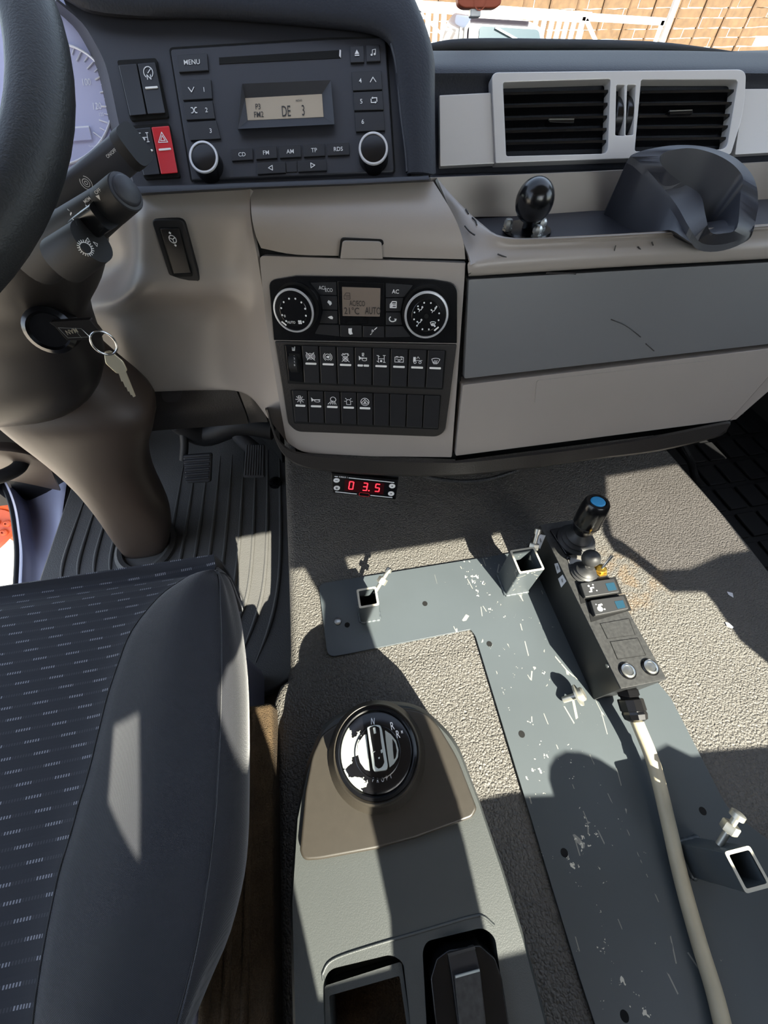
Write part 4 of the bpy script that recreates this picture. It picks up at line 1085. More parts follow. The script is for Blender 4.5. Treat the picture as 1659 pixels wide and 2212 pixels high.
k, P_ = climdial(*zq(975, 637), .0232, 922, 665, 1)
for q in ((942, 443), (1042, 446), (850, 494), (1126, 502), (797, 587), (1166, 600), (791, 690), (1157, 703), (835, 785), (1101, 792), (916, 838), (1011, 840)):
    icon('dot', P_, *zq(*q), 1.8, [('d', 0, 0, 1)], 'white_print', k)
man = [('o', .8, .8, .22), ('l', [(.7, .5), (.4, -.1), (-.1, -.1), (-.3, -.7)]), ('f', [(-1, .3), (-.5, .5), (-.2, 0), (-.7, -.1)])]
for q in ((880, 545), (1075, 560), (865, 735)): icon('symbol', P_, *zq(*q), 6, man, 'white_print', k, 1, 0, .22)
icon('symbol', P_, *zq(1072, 752), 5.5, ICN['demist'], 'white_print', k, 1, 0, .22)
icon('pointer', P_, *zq(1125, 832), 5.5, [('f', [(-1, -.5), (-.6, -.9), (1, .5), (.6, .9)])], 'white_bar', k)
icon('hub', P_, *zq(975, 643), 5, [('d', 0, 0, 1)], 'void', k)

# ------------------------------------------------------------------ switch panel, two rows of rockers
swp = top('switch_bank', 'black panel with two rows of rocker switches below the climate dials', 'switch panel', onP(790, 935, STK))
pf = btn('frame', STK, rp([(593, 738), (987, 745), (962, 932), (945, 944), (640, 933), (622, 915)], [3, 3, 12, 10, 14, 6]), .0032, 'lip', swp, bev=.0012)
SF = offs(STK, .0032)
btn('well', SF, rp([(613, 744), (964, 757), (957, 842), (622, 829)], 3), .0003, 'void', swp)
btn('well', SF, rp([(627, 842), (953, 854), (947, 928), (635, 915)], 3), .0003, 'void', swp)
t1 = [652, 690, 727.5, 766.5, 805.5, 844.7, 884.3, 924.6, 964]; b1 = [657.5, 693.3, 730.5, 767.5, 805.6, 843, 881, 920, 957.5]
names1 = ['esp', 'brake', 'auto', 'horn_r', 'lock', 'battery', 'truck', 'demist']
yt1 = lambda u: 746.5 + (u - 652) * .0355
yb1 = lambda u: 827 + (u - 657) * .037
for i in range(8):
    a, c = t1[i], t1[i + 1] - 3.2; d_, e_ = b1[i], b1[i + 1] - 3
    rocker(swp, SF, [(a, yt1(a)), (c, yt1(c)), (e_, yb1(e_)), (d_, yb1(d_))], .0036, 'button', names1[i], True, 1, .03, 8.4, .14, split=(i == 3))
t2 = [631, 665.5, 700.5, 735.7, 771.7, 807.4, 842.9, 880.2, 917.3, 953]; b2 = [637, 668, 702.5, 738, 772.5, 807.5, 842.5, 878, 913.5, 948.5]
names2 = ['lamp', 'horn', 'work', 'beacon', 'diff', None, None, None, None]
yt2 = lambda u: 843 + (u - 630) * .037
yb2 = lambda u: 911.5 + (u - 637) * .043
for i in range(9):
    a, c = t2[i], t2[i + 1] - 2.8; d_, e_ = b2[i], b2[i + 1] - 2.6
    rocker(swp, SF, [(a, yt2(a)), (c, yt2(c)), (e_, yb2(e_)), (d_, yb2(d_))], .0036, 'button', names2[i], names2[i] is not None, 1, .035, 8.8, .14)
# seat heating thumbwheel
tk = btn('wheel_housing', SF, [(616, 746), (649, 748), (655, 826), (624, 823)], .0022, 'gloss_black', swp, r=1.5, bev=.0006)
btn('wheel_slot', offs(SF, .0022), [(624, 763), (647, 764), (650, 805), (628, 803)], .0002, 'void', tk)
wc0 = onP(637, 783, offs(SF, -.003)); wax = (onP(650, 784, SF) - onP(624, 783, SF)).normalized()
tw_ = lathe('thumbwheel', wc0 - wax * .0055, wax, [(.010, 0), (.0115, .0008), (.0115, .0102), (.010, .011)], 'matte_black', tk, 30)
for i, s_t in enumerate(('3', '2', '1', '0')): wrap(text('lettering', s_t, offs(SF, .009), 635.3 + i * .3, 767 + i * 7.2, 4, 'white_print', tk, 1, .03), tw_)
icon('symbol', offs(SF, .0022), 634, 753, 4, [('l', [(.8, 1), (.5, -.6), (-.8, -.4)]), ('l', [(-.8, .3), (.2, .2)]), ('l', [(-.8, -.9), (.5, -1)])], 'white_print', tk, 1, .03, .3)
# ------------------------------------------------------------------ steering wheel
WC = V((-.341, .404, .568)); TILT = .556
w1 = V((1, 0, 0)); w2 = V((0, math.cos(TILT), math.sin(TILT))); wa = V((0, -math.sin(TILT), math.cos(TILT)))
sw = top('steering_wheel', 'large black leather grained steering wheel rim at the top left', 'steering wheel', WC)
R0, rt = .192, .0168
secs = []
for i in range(72):
    t = 2 * math.pi * i / 72
    e = w1 * math.cos(t) + w2 * math.sin(t)
    secs.append([WC + e * (R0 + rt * math.cos(p)) + wa * (rt * math.sin(p)) for p in [2 * math.pi * j / 20 for j in range(20)]])
vs = [p for s in secs for p in s]
mesh('rim', vs, [[i * 20 + j, i * 20 + (j + 1) % 20, ((i + 1) % 72) * 20 + (j + 1) % 20, ((i + 1) % 72) * 20 + j] for i in range(72) for j in range(20)], 'wheel', sw)
lathe('hub', WC - wa * .05, wa, [(.05, 0), (.075, .01), (.07, .035), (.03, .045), (.0001, .046)], 'matte_black', sw, 32)
for a in (200, 340, 90):
    e = w1 * math.cos(math.radians(a)) + w2 * math.sin(math.radians(a)); s = wa.cross(e)
    loft('spoke', [[WC + e * .06 - wa * .03 + s * x + wa * y for x, y in ((-.03, -.006), (.03, -.006), (.03, .006), (-.03, .006))], [WC + e * .185 - wa * .004 + s * x + wa * y for x, y in ((-.018, -.005), (.018, -.005), (.018, .005), (-.018, .005))]], 'matte_black', sw)

# ------------------------------------------------------------------ steering column
sc = top('steering_column', 'dark brown steering column cover tapering down to the floor mat', 'steering column', onZ(315, 1180, FZ))
def oval(l, r, y, depth, n=28, sq=.75):
    """oval section whose left and right edges appear at l and r"""
    a, c = onY(l[0], l[1], y), onY(r[0], r[1], y)
    m_ = (a + c) / 2; e = (c - a) / 2
    d = V((0, 1, .25)).normalized() * depth
    f_ = lambda x: math.copysign(abs(x) ** sq, x)
    return [m_ + e * f_(math.cos(t)) + d * f_(math.sin(t)) for t in [2 * math.pi * i / n for i in range(n)]]
loft('lower_cover', [oval((-60, 740), (190, 735), .545, .05), oval((-50, 800), (262, 798), .535, .055), oval((-40, 850), (318, 846), .525, .06), oval((10, 900), (338, 880), .525, .06), oval((86, 962), (322, 950), .535, .055), oval((150, 1025), (330, 1015), .55, .05),
                     oval((200, 1090), (362, 1085), .565, .045), oval((236, 1145), (370, 1130), .575, .042), oval((262, 1182), (362, 1168), .58, .036), oval((275, 1198), (352, 1190), .585, .03)], 'column', sc, k=3, sharp=60)
# collar where it meets the mat
cb_ = onZ(315, 1178, FZ + .006)
lathe('floor_collar', cb_, V((0, 0, 1)), [(.085, -.012), (.082, .002), (.072, .008), (.062, .004), (.058, -.01)], 'mat_rubber', sc, 40, sx=.86)
loft('shroud', [oval((-120, 470), (170, 440), .43, .05), oval((-110, 560), (232, 510), .45, .05), oval((-110, 620), (226, 575), .47, .05), oval((-110, 660), (196, 640), .478, .05), oval((-110, 720), (200, 690), .485, .05),
                oval((-110, 800), (226, 770), .49, .055), oval((-110, 850), (214, 815), .5, .055), oval((-100, 866), (186, 842), .51, .05)], 'shroud', sc, k=3, sharp=60)
# ignition lock
ig = onY(112, 714, .412)
lathe('ignition_lock', ig + V((-.006, .022, -.007)), V((.25, -1, .35)), [(.021, 0), (.021, .028), (.017, .032), (.015, .028)], 'gloss_black', sc, 30)
# control stalks
def stalk(par, a, b_, t0, t1, w0, w1_, nm, mt='matte_black', rnd_=.35, n=20, th=1.0, secs_=5):
    A, B = dep(a[0], a[1], t0), dep(b_[0], b_[1], t1)
    d = (B - A).normalized(); view = (CAM - (A + B) / 2).normalized()
    s = d.cross(view).normalized(); up_ = s.cross(d)
    out = []
    for i in range(secs_):
        q = i / (secs_ - 1); w = w0 + (w1_ - w0) * q
        c = A + (B - A) * q
        f_ = lambda x: math.copysign(abs(x) ** rnd_, x)
        out.append([c + s * (w * f_(math.cos(t))) + up_ * (w * th * f_(math.sin(t))) for t in [2 * math.pi * j / n for j in range(n)]])
    return loft(nm, out, mt, par, sharp=50), A, B, d, s, up_
st1 = top('wiper_stalk', 'upper black column stalk marked ON/OFF in front of the speedometer', 'column stalk', dep(140, 430, .30))
o, A, B, d, s, up_ = stalk(st1, (105, 470), (284, 319), .330, .300, .0135, .0118, 'arm', 'panel_dark', .5)
sp1 = plane(A + up_ * .0136, (B - A).cross(s))
sp1 = (B + up_ * .0119, sp1[1])
stalk(st1, (279, 323), (293, 311), .3005, .297, .0128, .0125, 'end_cap', 'matte_black', .55)
wrap(text('lettering', 'ON/OFF', sp1, 240, 331, 5, 'white_print', o, 1, -.85, 1.0, .0008), o)
wrap(icon('symbol', sp1, 264, 304, 5, [('f', [(-.8, -.8), (.8, -.4), (-.2, .9)])], 'white_print', o, 1, -.8, lift=.0008), o)
wrap(icon('symbol', sp1, 186, 395, 10, [('o', 0, 0, .6), ('a', 0, 0, 1, 120, 240), ('a', 0, 0, 1, -60, 60), ('o', 0, 0, .25)], 'white_print', o, 1, -.8, .14, lift=.0030), o)
st2 = top('light_stalk', 'lower thick black column stalk with knob end and printed arrows', 'column stalk', dep(120, 520, .27))
o, A, B, d, s, up_ = stalk(st2, (80, 560), (240, 441), .315, .272, .0185, .0116, 'arm', 'matte_black', .9, 28)
k2, A2_, B2_, d2_, s2_, u2_ = stalk(st2, (236, 444), (272, 414), .272, .2605, .0118, .0112, 'knob', 'matte_black', 1.0, 32, secs_=3)
lathe('knob_cap', B2_ - d2_ * .001, d2_, [(.0112, 0), (.0106, .0018), (.0090, .0022), (.0088, .0036), (.0075, .0046), (.0001, .0052)], 'panel_dark', k2, 36, sharp=50)
sl_, As, Bs, ds, ss, us = stalk(st2, (176, 498), (228, 462), .285, .268, .0085, .0082, 'slide_switch', 'gloss_black', .45)
sp2 = (B + up_ * .0175, (B - A).cross(s).normalized())
if sp2[1].dot(CAM - sp2[0]) < 0: sp2 = (sp2[0], -sp2[1])
sp2 = (sp2[0] + s * .0, sp2[1])
PRN = plane(dep(205, 425, .2465), -ray(205, 425) + d * .25)
wz, Aw, Bw, dw, sw_, uw = stalk(st2, (140, 562), (200, 520), .287, .274, .0150, .0135, 'washer_switch', 'matte_black', .9, 28)
wh = plane(dep(185, 535, .2575), -ray(185, 535))
wrap(text('lettering', 'OFF', PRN, 211, 413, 6, 'white_print', o, 1, -.75, 1, .0), [o, sl_, k2, wz])
wrap(text('lettering', 'MEM', PRN, 188, 432, 5.5, 'white_print', o, 1, -.75, 1, .0), [o, sl_, k2, wz])
wrap(icon('symbol', PRN, 213, 427, 5, [('f', [(-.8, .8), (.8, .8), (0, -1)])], 'white_print', o, 1, -.4, lift=0), [o, sl_, k2, wz])
wrap(icon('symbol', PRN, 188, 447, 5, [('f', [(-.8, -.8), (.8, -.8), (0, 1)])], 'white_print', o, 1, -.4, lift=0), [o, sl_, k2, wz])
wrap(text('lettering', 'AUTO/MAX', PRN, 254, 386, 4, 'white_print', k2, 1, -.75, .8, 0), [o, sl_, k2, wz])
wrap(icon('symbol', PRN, 156, 468, 8, [('f', [(-.3, 2), (.4, .9), (-.3, .2)]), ('f', [(-.3, -.4), (.4, -1), (.2, -2.2)])], 'white_print', o, 1, -.1, lift=0), [o, sl_, k2, wz])
wrap(icon('symbol', wh, 185, 536, 14, [('o', 0, 0, .9)] + [('l', [(.9 * math.cos(a), .9 * math.sin(a)), (1.25 * math.cos(a), 1.25 * math.sin(a))]) for a in [i * math.pi / 10 for i in range(20)]], 'white_print', wz, 1, .05, .14, 0), [o, sl_, k2, wz])
wrap(icon('symbol', wh, 190, 518, 5, [('l', [(-1, -.6), (.8, -.8), (0, .9), (-1, -.6)])], 'white_print', wz, 1, .2, .25, 0), [o, sl_, k2, wz])
wrap(icon('symbol', wh, 207, 528, 5, [('l', [(-1, .9), (.8, .5), (.4, -.9), (-1, .9)])], 'white_print', wz, 1, .2, .25, 0), [o, sl_, k2, wz])

# ------------------------------------------------------------------ keys
ky = top('ignition_keys', 'black key fob in the ignition with ring and brass coloured key', 'keys', onY(160, 720, .40))
KP = plane(onY(165, 717, .395), V((.15, -1, .25)))
zb = lambda x, y: (x / 3.318, 250 + y / 3.318)
fob = btn('fob', KP, rp([zb(350, 1480), zb(640, 1462), zb(700, 1530), zb(735, 1580), zb(700, 1605), zb(480, 1610), zb(395, 1510)], 4), .007, 'fob', ky, bev=.002, hb=.010, seg=3)
icon('fob_trim', offs(KP, .007), 160, 717, 20, [('l', [(-1.55, .45), (.9, .42), (1.55, -.55), (-.9, -.75), (-1.55, .45)]), ('l', [(.1, .4), (.6, -.7)])], 'steel', fob, 1, .03, .06)
text('lettering', 'MAN', offs(KP, .007), 155, 716, 10, 'key_metal', fob, -1, .25, .8)
rc = onY(224, 741, .392)
rpts = [rc + V((math.cos(a) * .0098, .35 * math.cos(a) * .006, math.sin(a) * .0118)) for a in [2 * math.pi * i / 36 for i in range(37)]]
tube('key_ring', rpts, .0011, 'chrome', ky, 8, 1)
tube('key_ring', [p + V((.0012, -.002, .001)) for p in rpts], .0010, 'chrome', ky, 8, 1)
KQ = plane(onY(255, 800, .39), V((.1, -1, .3)))
kb = btn('key', KQ, rp([zb(745, 1690), zb(790, 1685), zb(880, 1760), zb(912, 1830), zb(880, 1850), zb(835, 1848), zb(755, 1775)], 5), .0012, 'key_metal', ky, hb=.0024, bev=.0004)
bl = [zb(*q) for q in ((850, 1845), (900, 1838), (970, 2012), (955, 2018), (945, 2000), (938, 2003), (925, 1975), (917, 1977), (905, 1945), (897, 1946), (880, 1905), (870, 1905))]
btn('blade', KQ, bl, .0010, 'key_metal', kb, hb=.002)
# ------------------------------------------------------------------ mounting plate with welded sockets
# painted steel: chipped and scratched along the walkway
t = MATS['plate'].node_tree; b = t.nodes['Principled BSDF']
co = t.nodes.new('ShaderNodeTexCoord')
def nd(tp, **kw):
    n = t.nodes.new(tp)
    for k_, v_ in kw.items(): setattr(n, k_, v_)
    return n
vo = nd('ShaderNodeTexVoronoi'); vo.inputs['Scale'].default_value = 95
n1 = nd('ShaderNodeTexNoise'); n1.inputs['Scale'].default_value = 260; n1.inputs['Detail'].default_value = 2
n2 = nd('ShaderNodeTexNoise'); n2.inputs['Scale'].default_value = 17; n2.inputs['Detail'].default_value = 3
ad = nd('ShaderNodeVectorMath', operation='MULTIPLY_ADD'); ad.inputs[1].default_value = (.012, .012, .012)
t.links.new(co.outputs['Object'], n1.inputs['Vector']); t.links.new(n1.outputs[1], ad.inputs[0]); t.links.new(co.outputs['Object'], ad.inputs[2])
t.links.new(ad.outputs[0], vo.inputs['Vector']); t.links.new(co.outputs['Object'], n2.inputs['Vector'])
sx1 = nd('ShaderNodeSeparateXYZ'); t.links.new(co.outputs['Object'], sx1.inputs[0])
band = mth('SUBTRACT', 1.0, mth('MULTIPLY', mth('ABSOLUTE', mth('SUBTRACT', sx1.outputs['X'], .225)), 9))
band = mth('MAXIMUM', band, 0)
thr = mth('MULTIPLY', mth('MULTIPLY', mth('MAXIMUM', mth('SUBTRACT', n2.outputs[0], .42), 0), band), 1.15)
chip = mth('LESS_THAN', vo.outputs['Distance'], thr)
# long fine scratches
vs2 = nd('ShaderNodeTexVoronoi', feature='DISTANCE_TO_EDGE'); vs2.inputs['Scale'].default_value = 26
mp = nd('ShaderNodeMapping'); mp.inputs['Rotation'].default_value = (0, 0, .45); mp.inputs['Scale'].default_value = (1, .3, 1)
t.links.new(co.outputs['Object'], mp.inputs[0]); t.links.new(mp.outputs[0], vs2.inputs['Vector'])
n3 = nd('ShaderNodeTexNoise'); n3.inputs['Scale'].default_value = 40; n3.inputs['Detail'].default_value = 2
t.links.new(co.outputs['Object'], n3.inputs['Vector'])
scr = mth('MULTIPLY', mth('MULTIPLY', mth('LESS_THAN', vs2.outputs['Distance'], .012), mth('GREATER_THAN', n3.outputs[0], .57)), .35)
scr = mth('MULTIPLY', scr, mth('GREATER_THAN', band, .2))
allm = mth('MINIMUM', mth('ADD', chip, scr), 1)
mxc = nd('ShaderNodeMix', data_type='RGBA')
old = b.inputs['Base Color'].links[0].from_socket
t.links.new(allm, mxc.inputs[0]); t.links.new(old, mxc.inputs[6]); mxc.inputs[7].default_value = srgb('#c9c4b4')
t.links.new(mxc.outputs[2], b.inputs['Base Color'])

mp_ = top('mounting_plate', 'grey painted steel plate with welded square sockets, bolted on the tunnel', 'mounting plate', (.2, .1, .0))
PZ = .0045
pp = [V((x, y, PZ)) for x, y in ((-.060, .293), (.305, .293), (.33, .27), (.385, .15), (.418, .03), (.412, -.095), (.46, -.155), (.60, -.16), (.60, -.55), (.18, -.55), (.169, -.19), (.1725, .164), (.168, .174), (-.056, .170))]
pp = rp(pp, [.012, .002, 0, 0, 0, .01, .01, 0, 0, 0, 0, .01, .001, .014])
pl_ = slab('plate', pp, 0, 'plate', mp_, n=V((0, 0, 1)), hb=.004, bev=.0006)
for q in ((918, 1304), (1057, 1391), (1127, 1586), (1219, 1842), (1518, 1752), (1349, 2195), (750, 1350)):
    o_ = onZ(q[0], q[1], PZ)
    lathe('bolt_hole', o_, V((0, 0, 1)), [(.0042, -.001), (.0042, .0003), (.0001, .00035)], 'void', mp_, 16)
lathe('fixing_screw', onZ(730, 1343, PZ), V((0, 0, 1)), [(.006, 0), (.0055, .0025), (.003, .0035), (.0001, .0032)], 'steel', mp_, 14)
def socket(x0, x1, y0, y1, h, wall=.003, tilt=V((0, 0, 0))):
    z0 = PZ
    o4 = [(x0, y0), (x1, y0), (x1, y1), (x0, y1)]
    i4 = [(x0 + wall, y0 + wall), (x1 - wall, y0 + wall), (x1 - wall, y1 - wall), (x0 + wall, y1 - wall)]
    r_o = rp([V((x, y)) for x, y in o4], .003, 3); r_i = rp([V((x, y)) for x, y in i4], .002, 3)
    mk = lambda r, z, t_: [V((p.x, p.y, z)) + tilt * t_ for p in r]
    s_ = loft('square_socket', [mk(r_o, z0, 0), mk(r_o, z0 + h - .0005, 1), mk(r_i, z0 + h, 1), mk(r_i, z0 + .002, 0)], 'plate', mp_, caps=True, sharp=25)
    lip_ = loft('worn_rim', [mk(r_o, z0 + h - .0012, 1), mk(r_o, z0 + h + .0002, 1), mk(r_i, z0 + h + .0002, 1), mk(r_i, z0 + h - .0012, 1)], 'primer', s_, caps=False)
    for j in range(4):
        a, c = V((*o4[j], z0)), V((*o4[(j + 1) % 4], z0))
        tube('weld_bead', [a + (c - a) * (k_ / 8) + V((0, 0, .001)) for k_ in range(9)], [.0024 + .0008 * (k_ % 2) for k_ in range(9)], 'plate', s_, 8, 2)
    return s_
def clampbolt(a, b_, r=.005):
    d = b_ - a; L_ = d.length
    o_ = lathe('clamp_bolt', a, d, [(.0032, -.018), (.0032, 0), (.0032, L_ * .75), (r, L_ * .76), (r, L_), (r * .7, L_ + .001)], 'zinc', mp_, 12)
    lathe('nut', a, d, [(.0075, .0), (.0078, .001), (.0078, .0085), (.007, .0095)], 'zinc', o_, 6)
    return o_
socket(.001, .031, .214, .244, .060)
clampbolt(onZ(822, 1260, .055), onZ(842, 1228, .066))
socket(.242, .282, .218, .258, .080)
clampbolt(onZ(1152, 1186, .074), onZ(1163, 1143, .098))
socket(.329, .358, -.143, -.112, .080)
clampbolt(onZ(1572, 1795, .074), onZ(1596, 1757, .088), .0065)

# ------------------------------------------------------------------ joystick control box
x0, x1, y0, y1, BZ = .309, .372, .047, .297, .080
cb_ = top('joystick_box', 'long black control box with joystick and rocker switches on the plate', 'control box', (.34, .17, PZ))
box('case', ((x0 + x1) / 2, (y0 + y1) / 2, (PZ + BZ) / 2), (x1 - x0, y1 - y0, BZ - PZ), 'box_black', cb_, bev=.0012)
TPZ = zpl(BZ)
slab('top_plate', [V((x0, y0, BZ)), V((x1, y0, BZ)), V((x1, y1, BZ)), V((x0, y1, BZ))], .0014, 'box_dusty', cb_, n=V((0, 0, 1)), bev=.0005)
TT = zpl(BZ + .0014)
z2 = lambda x, y: (1050 + x / 3.687, 1040 + y / 3.687)
# blank panels
for q in ([(905, 1130), (1140, 1088), (1190, 1222), (965, 1255)], [(985, 1275), (1208, 1243), (1275, 1385), (1045, 1418)]):
    k = btn('blank_recess', TT, [z2(*a) for a in q], .0002, 'void', cb_)
    cx_ = sum(a[0] for a in q) / 4; cy_ = sum(a[1] for a in q) / 4
    btn('blank_panel', TT, [z2(cx_ + (a[0] - cx_) * .95, cy_ + (a[1] - cy_) * .94) for a in q], .0008, 'box_dusty', k)
# grommets
for q, nm in (((1125, 1510), 0), ((1305, 1480), 1)):
    o_ = onP(*z2(*q), TT)
    k = lathe('grommet_ring', o_, V((0, 0, 1)), [(.0105, -.001), (.0105, .0012), (.0095, .0022), (.0085, .0015)], 'gloss_black', cb_, 30, caps=False)
    lathe('grommet_disc', o_, V((0, 0, 1)), [(.0088, 0), (.0085, .0028), (.0062, .0034), (.0058, .0026), (.0001, .003)], 'steel', k, 30)
# two rocker switches
blob1 = [('d', -.5, .6, .25), ('f', [(-.4, .2), (.6, .3), (.5, -.1), (0, 0), (-.1, -.5), (-.5, -.5)]), ('d', .6, .8, .18), ('d', .9, -.7, .15), ('l', [(-.9, -.8), (-.3, -.8)])]
blob2 = [('o', -.3, -.4, .5), ('o', -.3, -.4, .2), ('f', [(-.4, .6), (.6, .8), (.7, .4), (.1, .3), (0, 0), (-.4, .1)]), ('d', .7, -.6, .2), ('d', -.8, .7, .15)]
def boxrocker(q, blob, cen_, win):
    q = [z2(*a) for a in q]
    hole = btn('switch_hole', TT, [(a[0] + dx, a[1] + dy) for a, (dx, dy) in zip(q, ((-8, 0), (3, -3), (5, 3), (-9, 14)))], .0006, 'void', cb_)
    k = btn('rocker_switch', TT, q, .0075, 'boot', cb_, r=3, bev=.0016, seg=3)
    P8 = offs(TT, .0075)
    btn('lens', P8, [z2(*a) for a in win], .0003, 'lens_blue', k, r=1.5)
    icon('symbol', P8, *z2(*cen_), 9, blob, 'white_print', k, 1, -.1, .25)
boxrocker([(750, 808), (1020, 770), (1065, 880), (790, 922)], blob1, (842, 850), [(950, 812), (1018, 803), (1042, 862), (975, 873)])
boxrocker([(830, 945), (1095, 908), (1140, 1012), (870, 1068)], blob2, (912, 1000), [(1022, 955), (1090, 945), (1112, 1003), (1048, 1014)])
# joystick
jo = onP(1243, 1166, TT)
j0 = onP(*z2(690, 470), TT)
bx = [z2(510, 380), z2(770, 330), z2(880, 545), z2(640, 580)]
jb = btn('joystick_base', TT, bx, .004, 'gloss_black', cb_, r=3, bev=.001)
jc = onP(*z2(712, 470), offs(TT, .004))
UPZ = V((0, 0, 1))
lathe('joystick_boot', jc, UPZ, [(.0275, 0), (.0285, .003), (.0255, .0055), (.0235, .006), (.0240, .0085), (.0205, .011), (.0185, .0115), (.019, .014), (.015, .017), (.012, .022), (.009, .026)], 'boot', cb_, 40, sharp=50)
jb0 = jc + UPZ * .022
hj = max(((abs(onP(*z2(893, 160), zpl(z_ / 1000)).x - jc.x) + abs(onP(*z2(893, 160), zpl(z_ / 1000)).y - jc.y)) * -1, z_ / 1000) for z_ in range(100, 190))[1]
jt = onP(*z2(893, 160), zpl(hj))
jax = jt - jb0
jl = jax.length
jk = lathe('joystick_knob', jb0, jax, [(.008, -.006), (.0095, 0), (.0145, jl * .12), (.0180, jl * .32), (.0188, jl * .52), (.0184, jl * .8), (.0168, jl * .96), (.0150, jl), (.0112, jl), (.0108, jl * .97), (.0001, jl * .97)], 'gloss_black', cb_, 44, sharp=40)
lathe('knob_ring', jb0, jax, [(.0180, jl * .33), (.0187, jl * .345), (.0183, jl * .36)], 'matte_black', jk, 44, caps=False)
lathe('blue_button', jb0, jax, [(.0098, jl * .95), (.0098, jl * 1.0), (.0085, jl * 1.02), (.0001, jl * 1.03)], 'blue', jk, 30)
# small ball switch
mo = onP(*z2(775, 730), TT)
lathe('mini_boot', mo, UPZ, [(.0185, 0), (.019, .002), (.016, .004), (.0165, .006), (.0135, .008), (.014, .010), (.0105, .012), (.008, .016), (.006, .02)], 'boot', cb_, 32, sharp=50)
bo = onP(*z2(836, 612), zpl(BZ + .032))
lathe('mini_ball', bo, UPZ, [(.0128 * math.sin(a), -.0128 * math.cos(a)) for a in [i * math.pi / 12 for i in range(13)]], 'boot', cb_, 28)
tube('mini_stem', [mo + UPZ * .014, bo - UPZ * .008], .005, 'boot', cb_, 12, 1)
btn('cover_plate', TT, [z2(640, 595), z2(880, 545), z2(905, 610), z2(665, 660)], .0012, 'steel_face', cb_, r=2)
lathe('cover_screw', onP(*z2(652, 615), TT), UPZ, [(.0035, 0), (.0035, .003), (.002, .0034), (.0001, .0026)], 'gloss_black', cb_, 14)
lathe('cover_screw', onP(*z2(840, 512), offs(TT, .004)), UPZ, [(.0028, 0), (.0028, .002), (.0001, .002)], 'steel', cb_, 14)
# brass toggle
to = onP(*z2(905, 712), TT)
lathe('toggle_nut', to, UPZ, [(.0105, 0), (.0108, .0022), (.0085, .003), (.0082, .0065), (.006, .0075), (.003, .007)], 'brass', cb_, 6, sharp=30)
te = onP(*z2(1005, 590), zpl(BZ + .028))
tube('toggle_lever', [to + UPZ * .004, (to + te) / 2 + UPZ * .002, te], [.0018, .0022, .003], 'chrome', cb_, 14, 3)
# stickers on the left side, rivet
LS = plane(V((x0, .1, .04)), V((-1, 0, 0)))
for q in ([(400, 490), (430, 420), (475, 430), (430, 538)], [(545, 655), (572, 648), (595, 715), (568, 735)], [(575, 775), (610, 742), (640, 795), (600, 845)]):
    k = slab('sticker', onpl([z2(*a) for a in q], LS), .0004, 'sticker', cb_, n=V((-1, 0, 0)))
    cx_ = sum(a[0] for a in q) / 4; cy_ = sum(a[1] for a in q) / 4
    icon('sticker_print', offs(LS, .0004), *z2(cx_, cy_), 5, [('l', [(-.8, .6), (.8, .2)]), ('l', [(-.8, .1), (.6, -.2)]), ('l', [(-.6, -.4), (.8, -.7)])], 'lcd_ink', k, .4, 1, .16)
lathe('rivet', onP(*z2(968, 1470), LS), V((-1, 0, 0)), [(.003, 0), (.0027, .0012), (.0001, .002)], 'steel', cb_, 14)
# end face and cable gland
ga, gb = onZ(1360, 1508, .042), onZ(1378, 1566, .036)
gd = (gb - ga).normalized()
ge = ga + gd * ((y0 - ga.y) / gd.y)
k = lathe('cable_gland', ge, gd, [(.013, -.002), (.0145, 0), (.0145, .006), (.0125, .007), (.0125, .010)], 'gloss_black', cb_, 6, sharp=20)
lathe('gland_nut', ge, gd, [(.0145, .010), (.0155, .011), (.0155, .024), (.0140, .025), (.0150, .028), (.0135, .034), (.008, .037)], 'gloss_black', k, 10, sharp=25)
gend = ge + gd * .037
# cable
cpts = [gend - gd * .006, gend, onZ(1412, 1650, .026), onZ(1442, 1770, .019), onZ(1472, 1900, .015), onZ(1508, 2030, .013), onZ(1545, 2150, .0125), onZ(1580, 2290, .0125), V((.262, -.34, .0125)), V((.24, -.50, .0125)), V((.21, -.585, .0125))]
tag(tube('control_cable', cpts, .0078, 'cable', None, 18, 6), 'pale beige cable running from the control box across the plate', 'cable')
# wing bolt beside the box
wb_ = top('flange_bolt', 'pale flange headed bolt leaning against the control box end', 'bolt', onZ(1230, 1510, PZ))
h0 = onZ(1248, 1502, .022); s0 = onZ(1216, 1512, PZ + .0042)
ax_ = (h0 - s0)
lathe('shank', s0, ax_, [(.004, 0), (.0042, .001), (.0042, ax_.length)], 'zinc', wb_, 12)
lathe('head', h0, ax_, [(.0135, -.001), (.0138, .0015), (.009, .003), (.0085, .0075), (.0065, .009), (.0001, .0088)], 'zinc', wb_, 28)

# ------------------------------------------------------------------ gear selector console
co_ = top('gear_console', 'dark grey console with rotary gear selector between the seats', 'console', (0, -.1, 0))
CZ = .098
bo_ = rp([(662, 1660), (700, 1560), (800, 1515), (905, 1522), (985, 1600), (1037, 1735), (1088, 1885), (1133, 2030), (1160, 2130), (1230, 2400), (1420, 3100), (610, 3100), (640, 2400), (634, 2210), (628, 1950), (640, 1770)], [20, 40, 40, 40, 40] + [0] * 11)
ct = onpl(bo_, zpl(CZ))
cmx = V((0, -.08, 0))
cbm = [V((p.x + (p.x) * .06, p.y + .012 * (1 if p.y > 0 else 0), .0)) for p in ct]
mid = [V((p.x * 1.02, p.y + .003 * (1 if p.y > 0 else 0), CZ - .008)) for p in ct]
tp = [V((p.x * .985, p.y - .002 * (1 if p.y > 0 else 0), CZ)) for p in ct]
bd = loft('body', [cbm, mid, tp], 'console', co_, sharp=50)
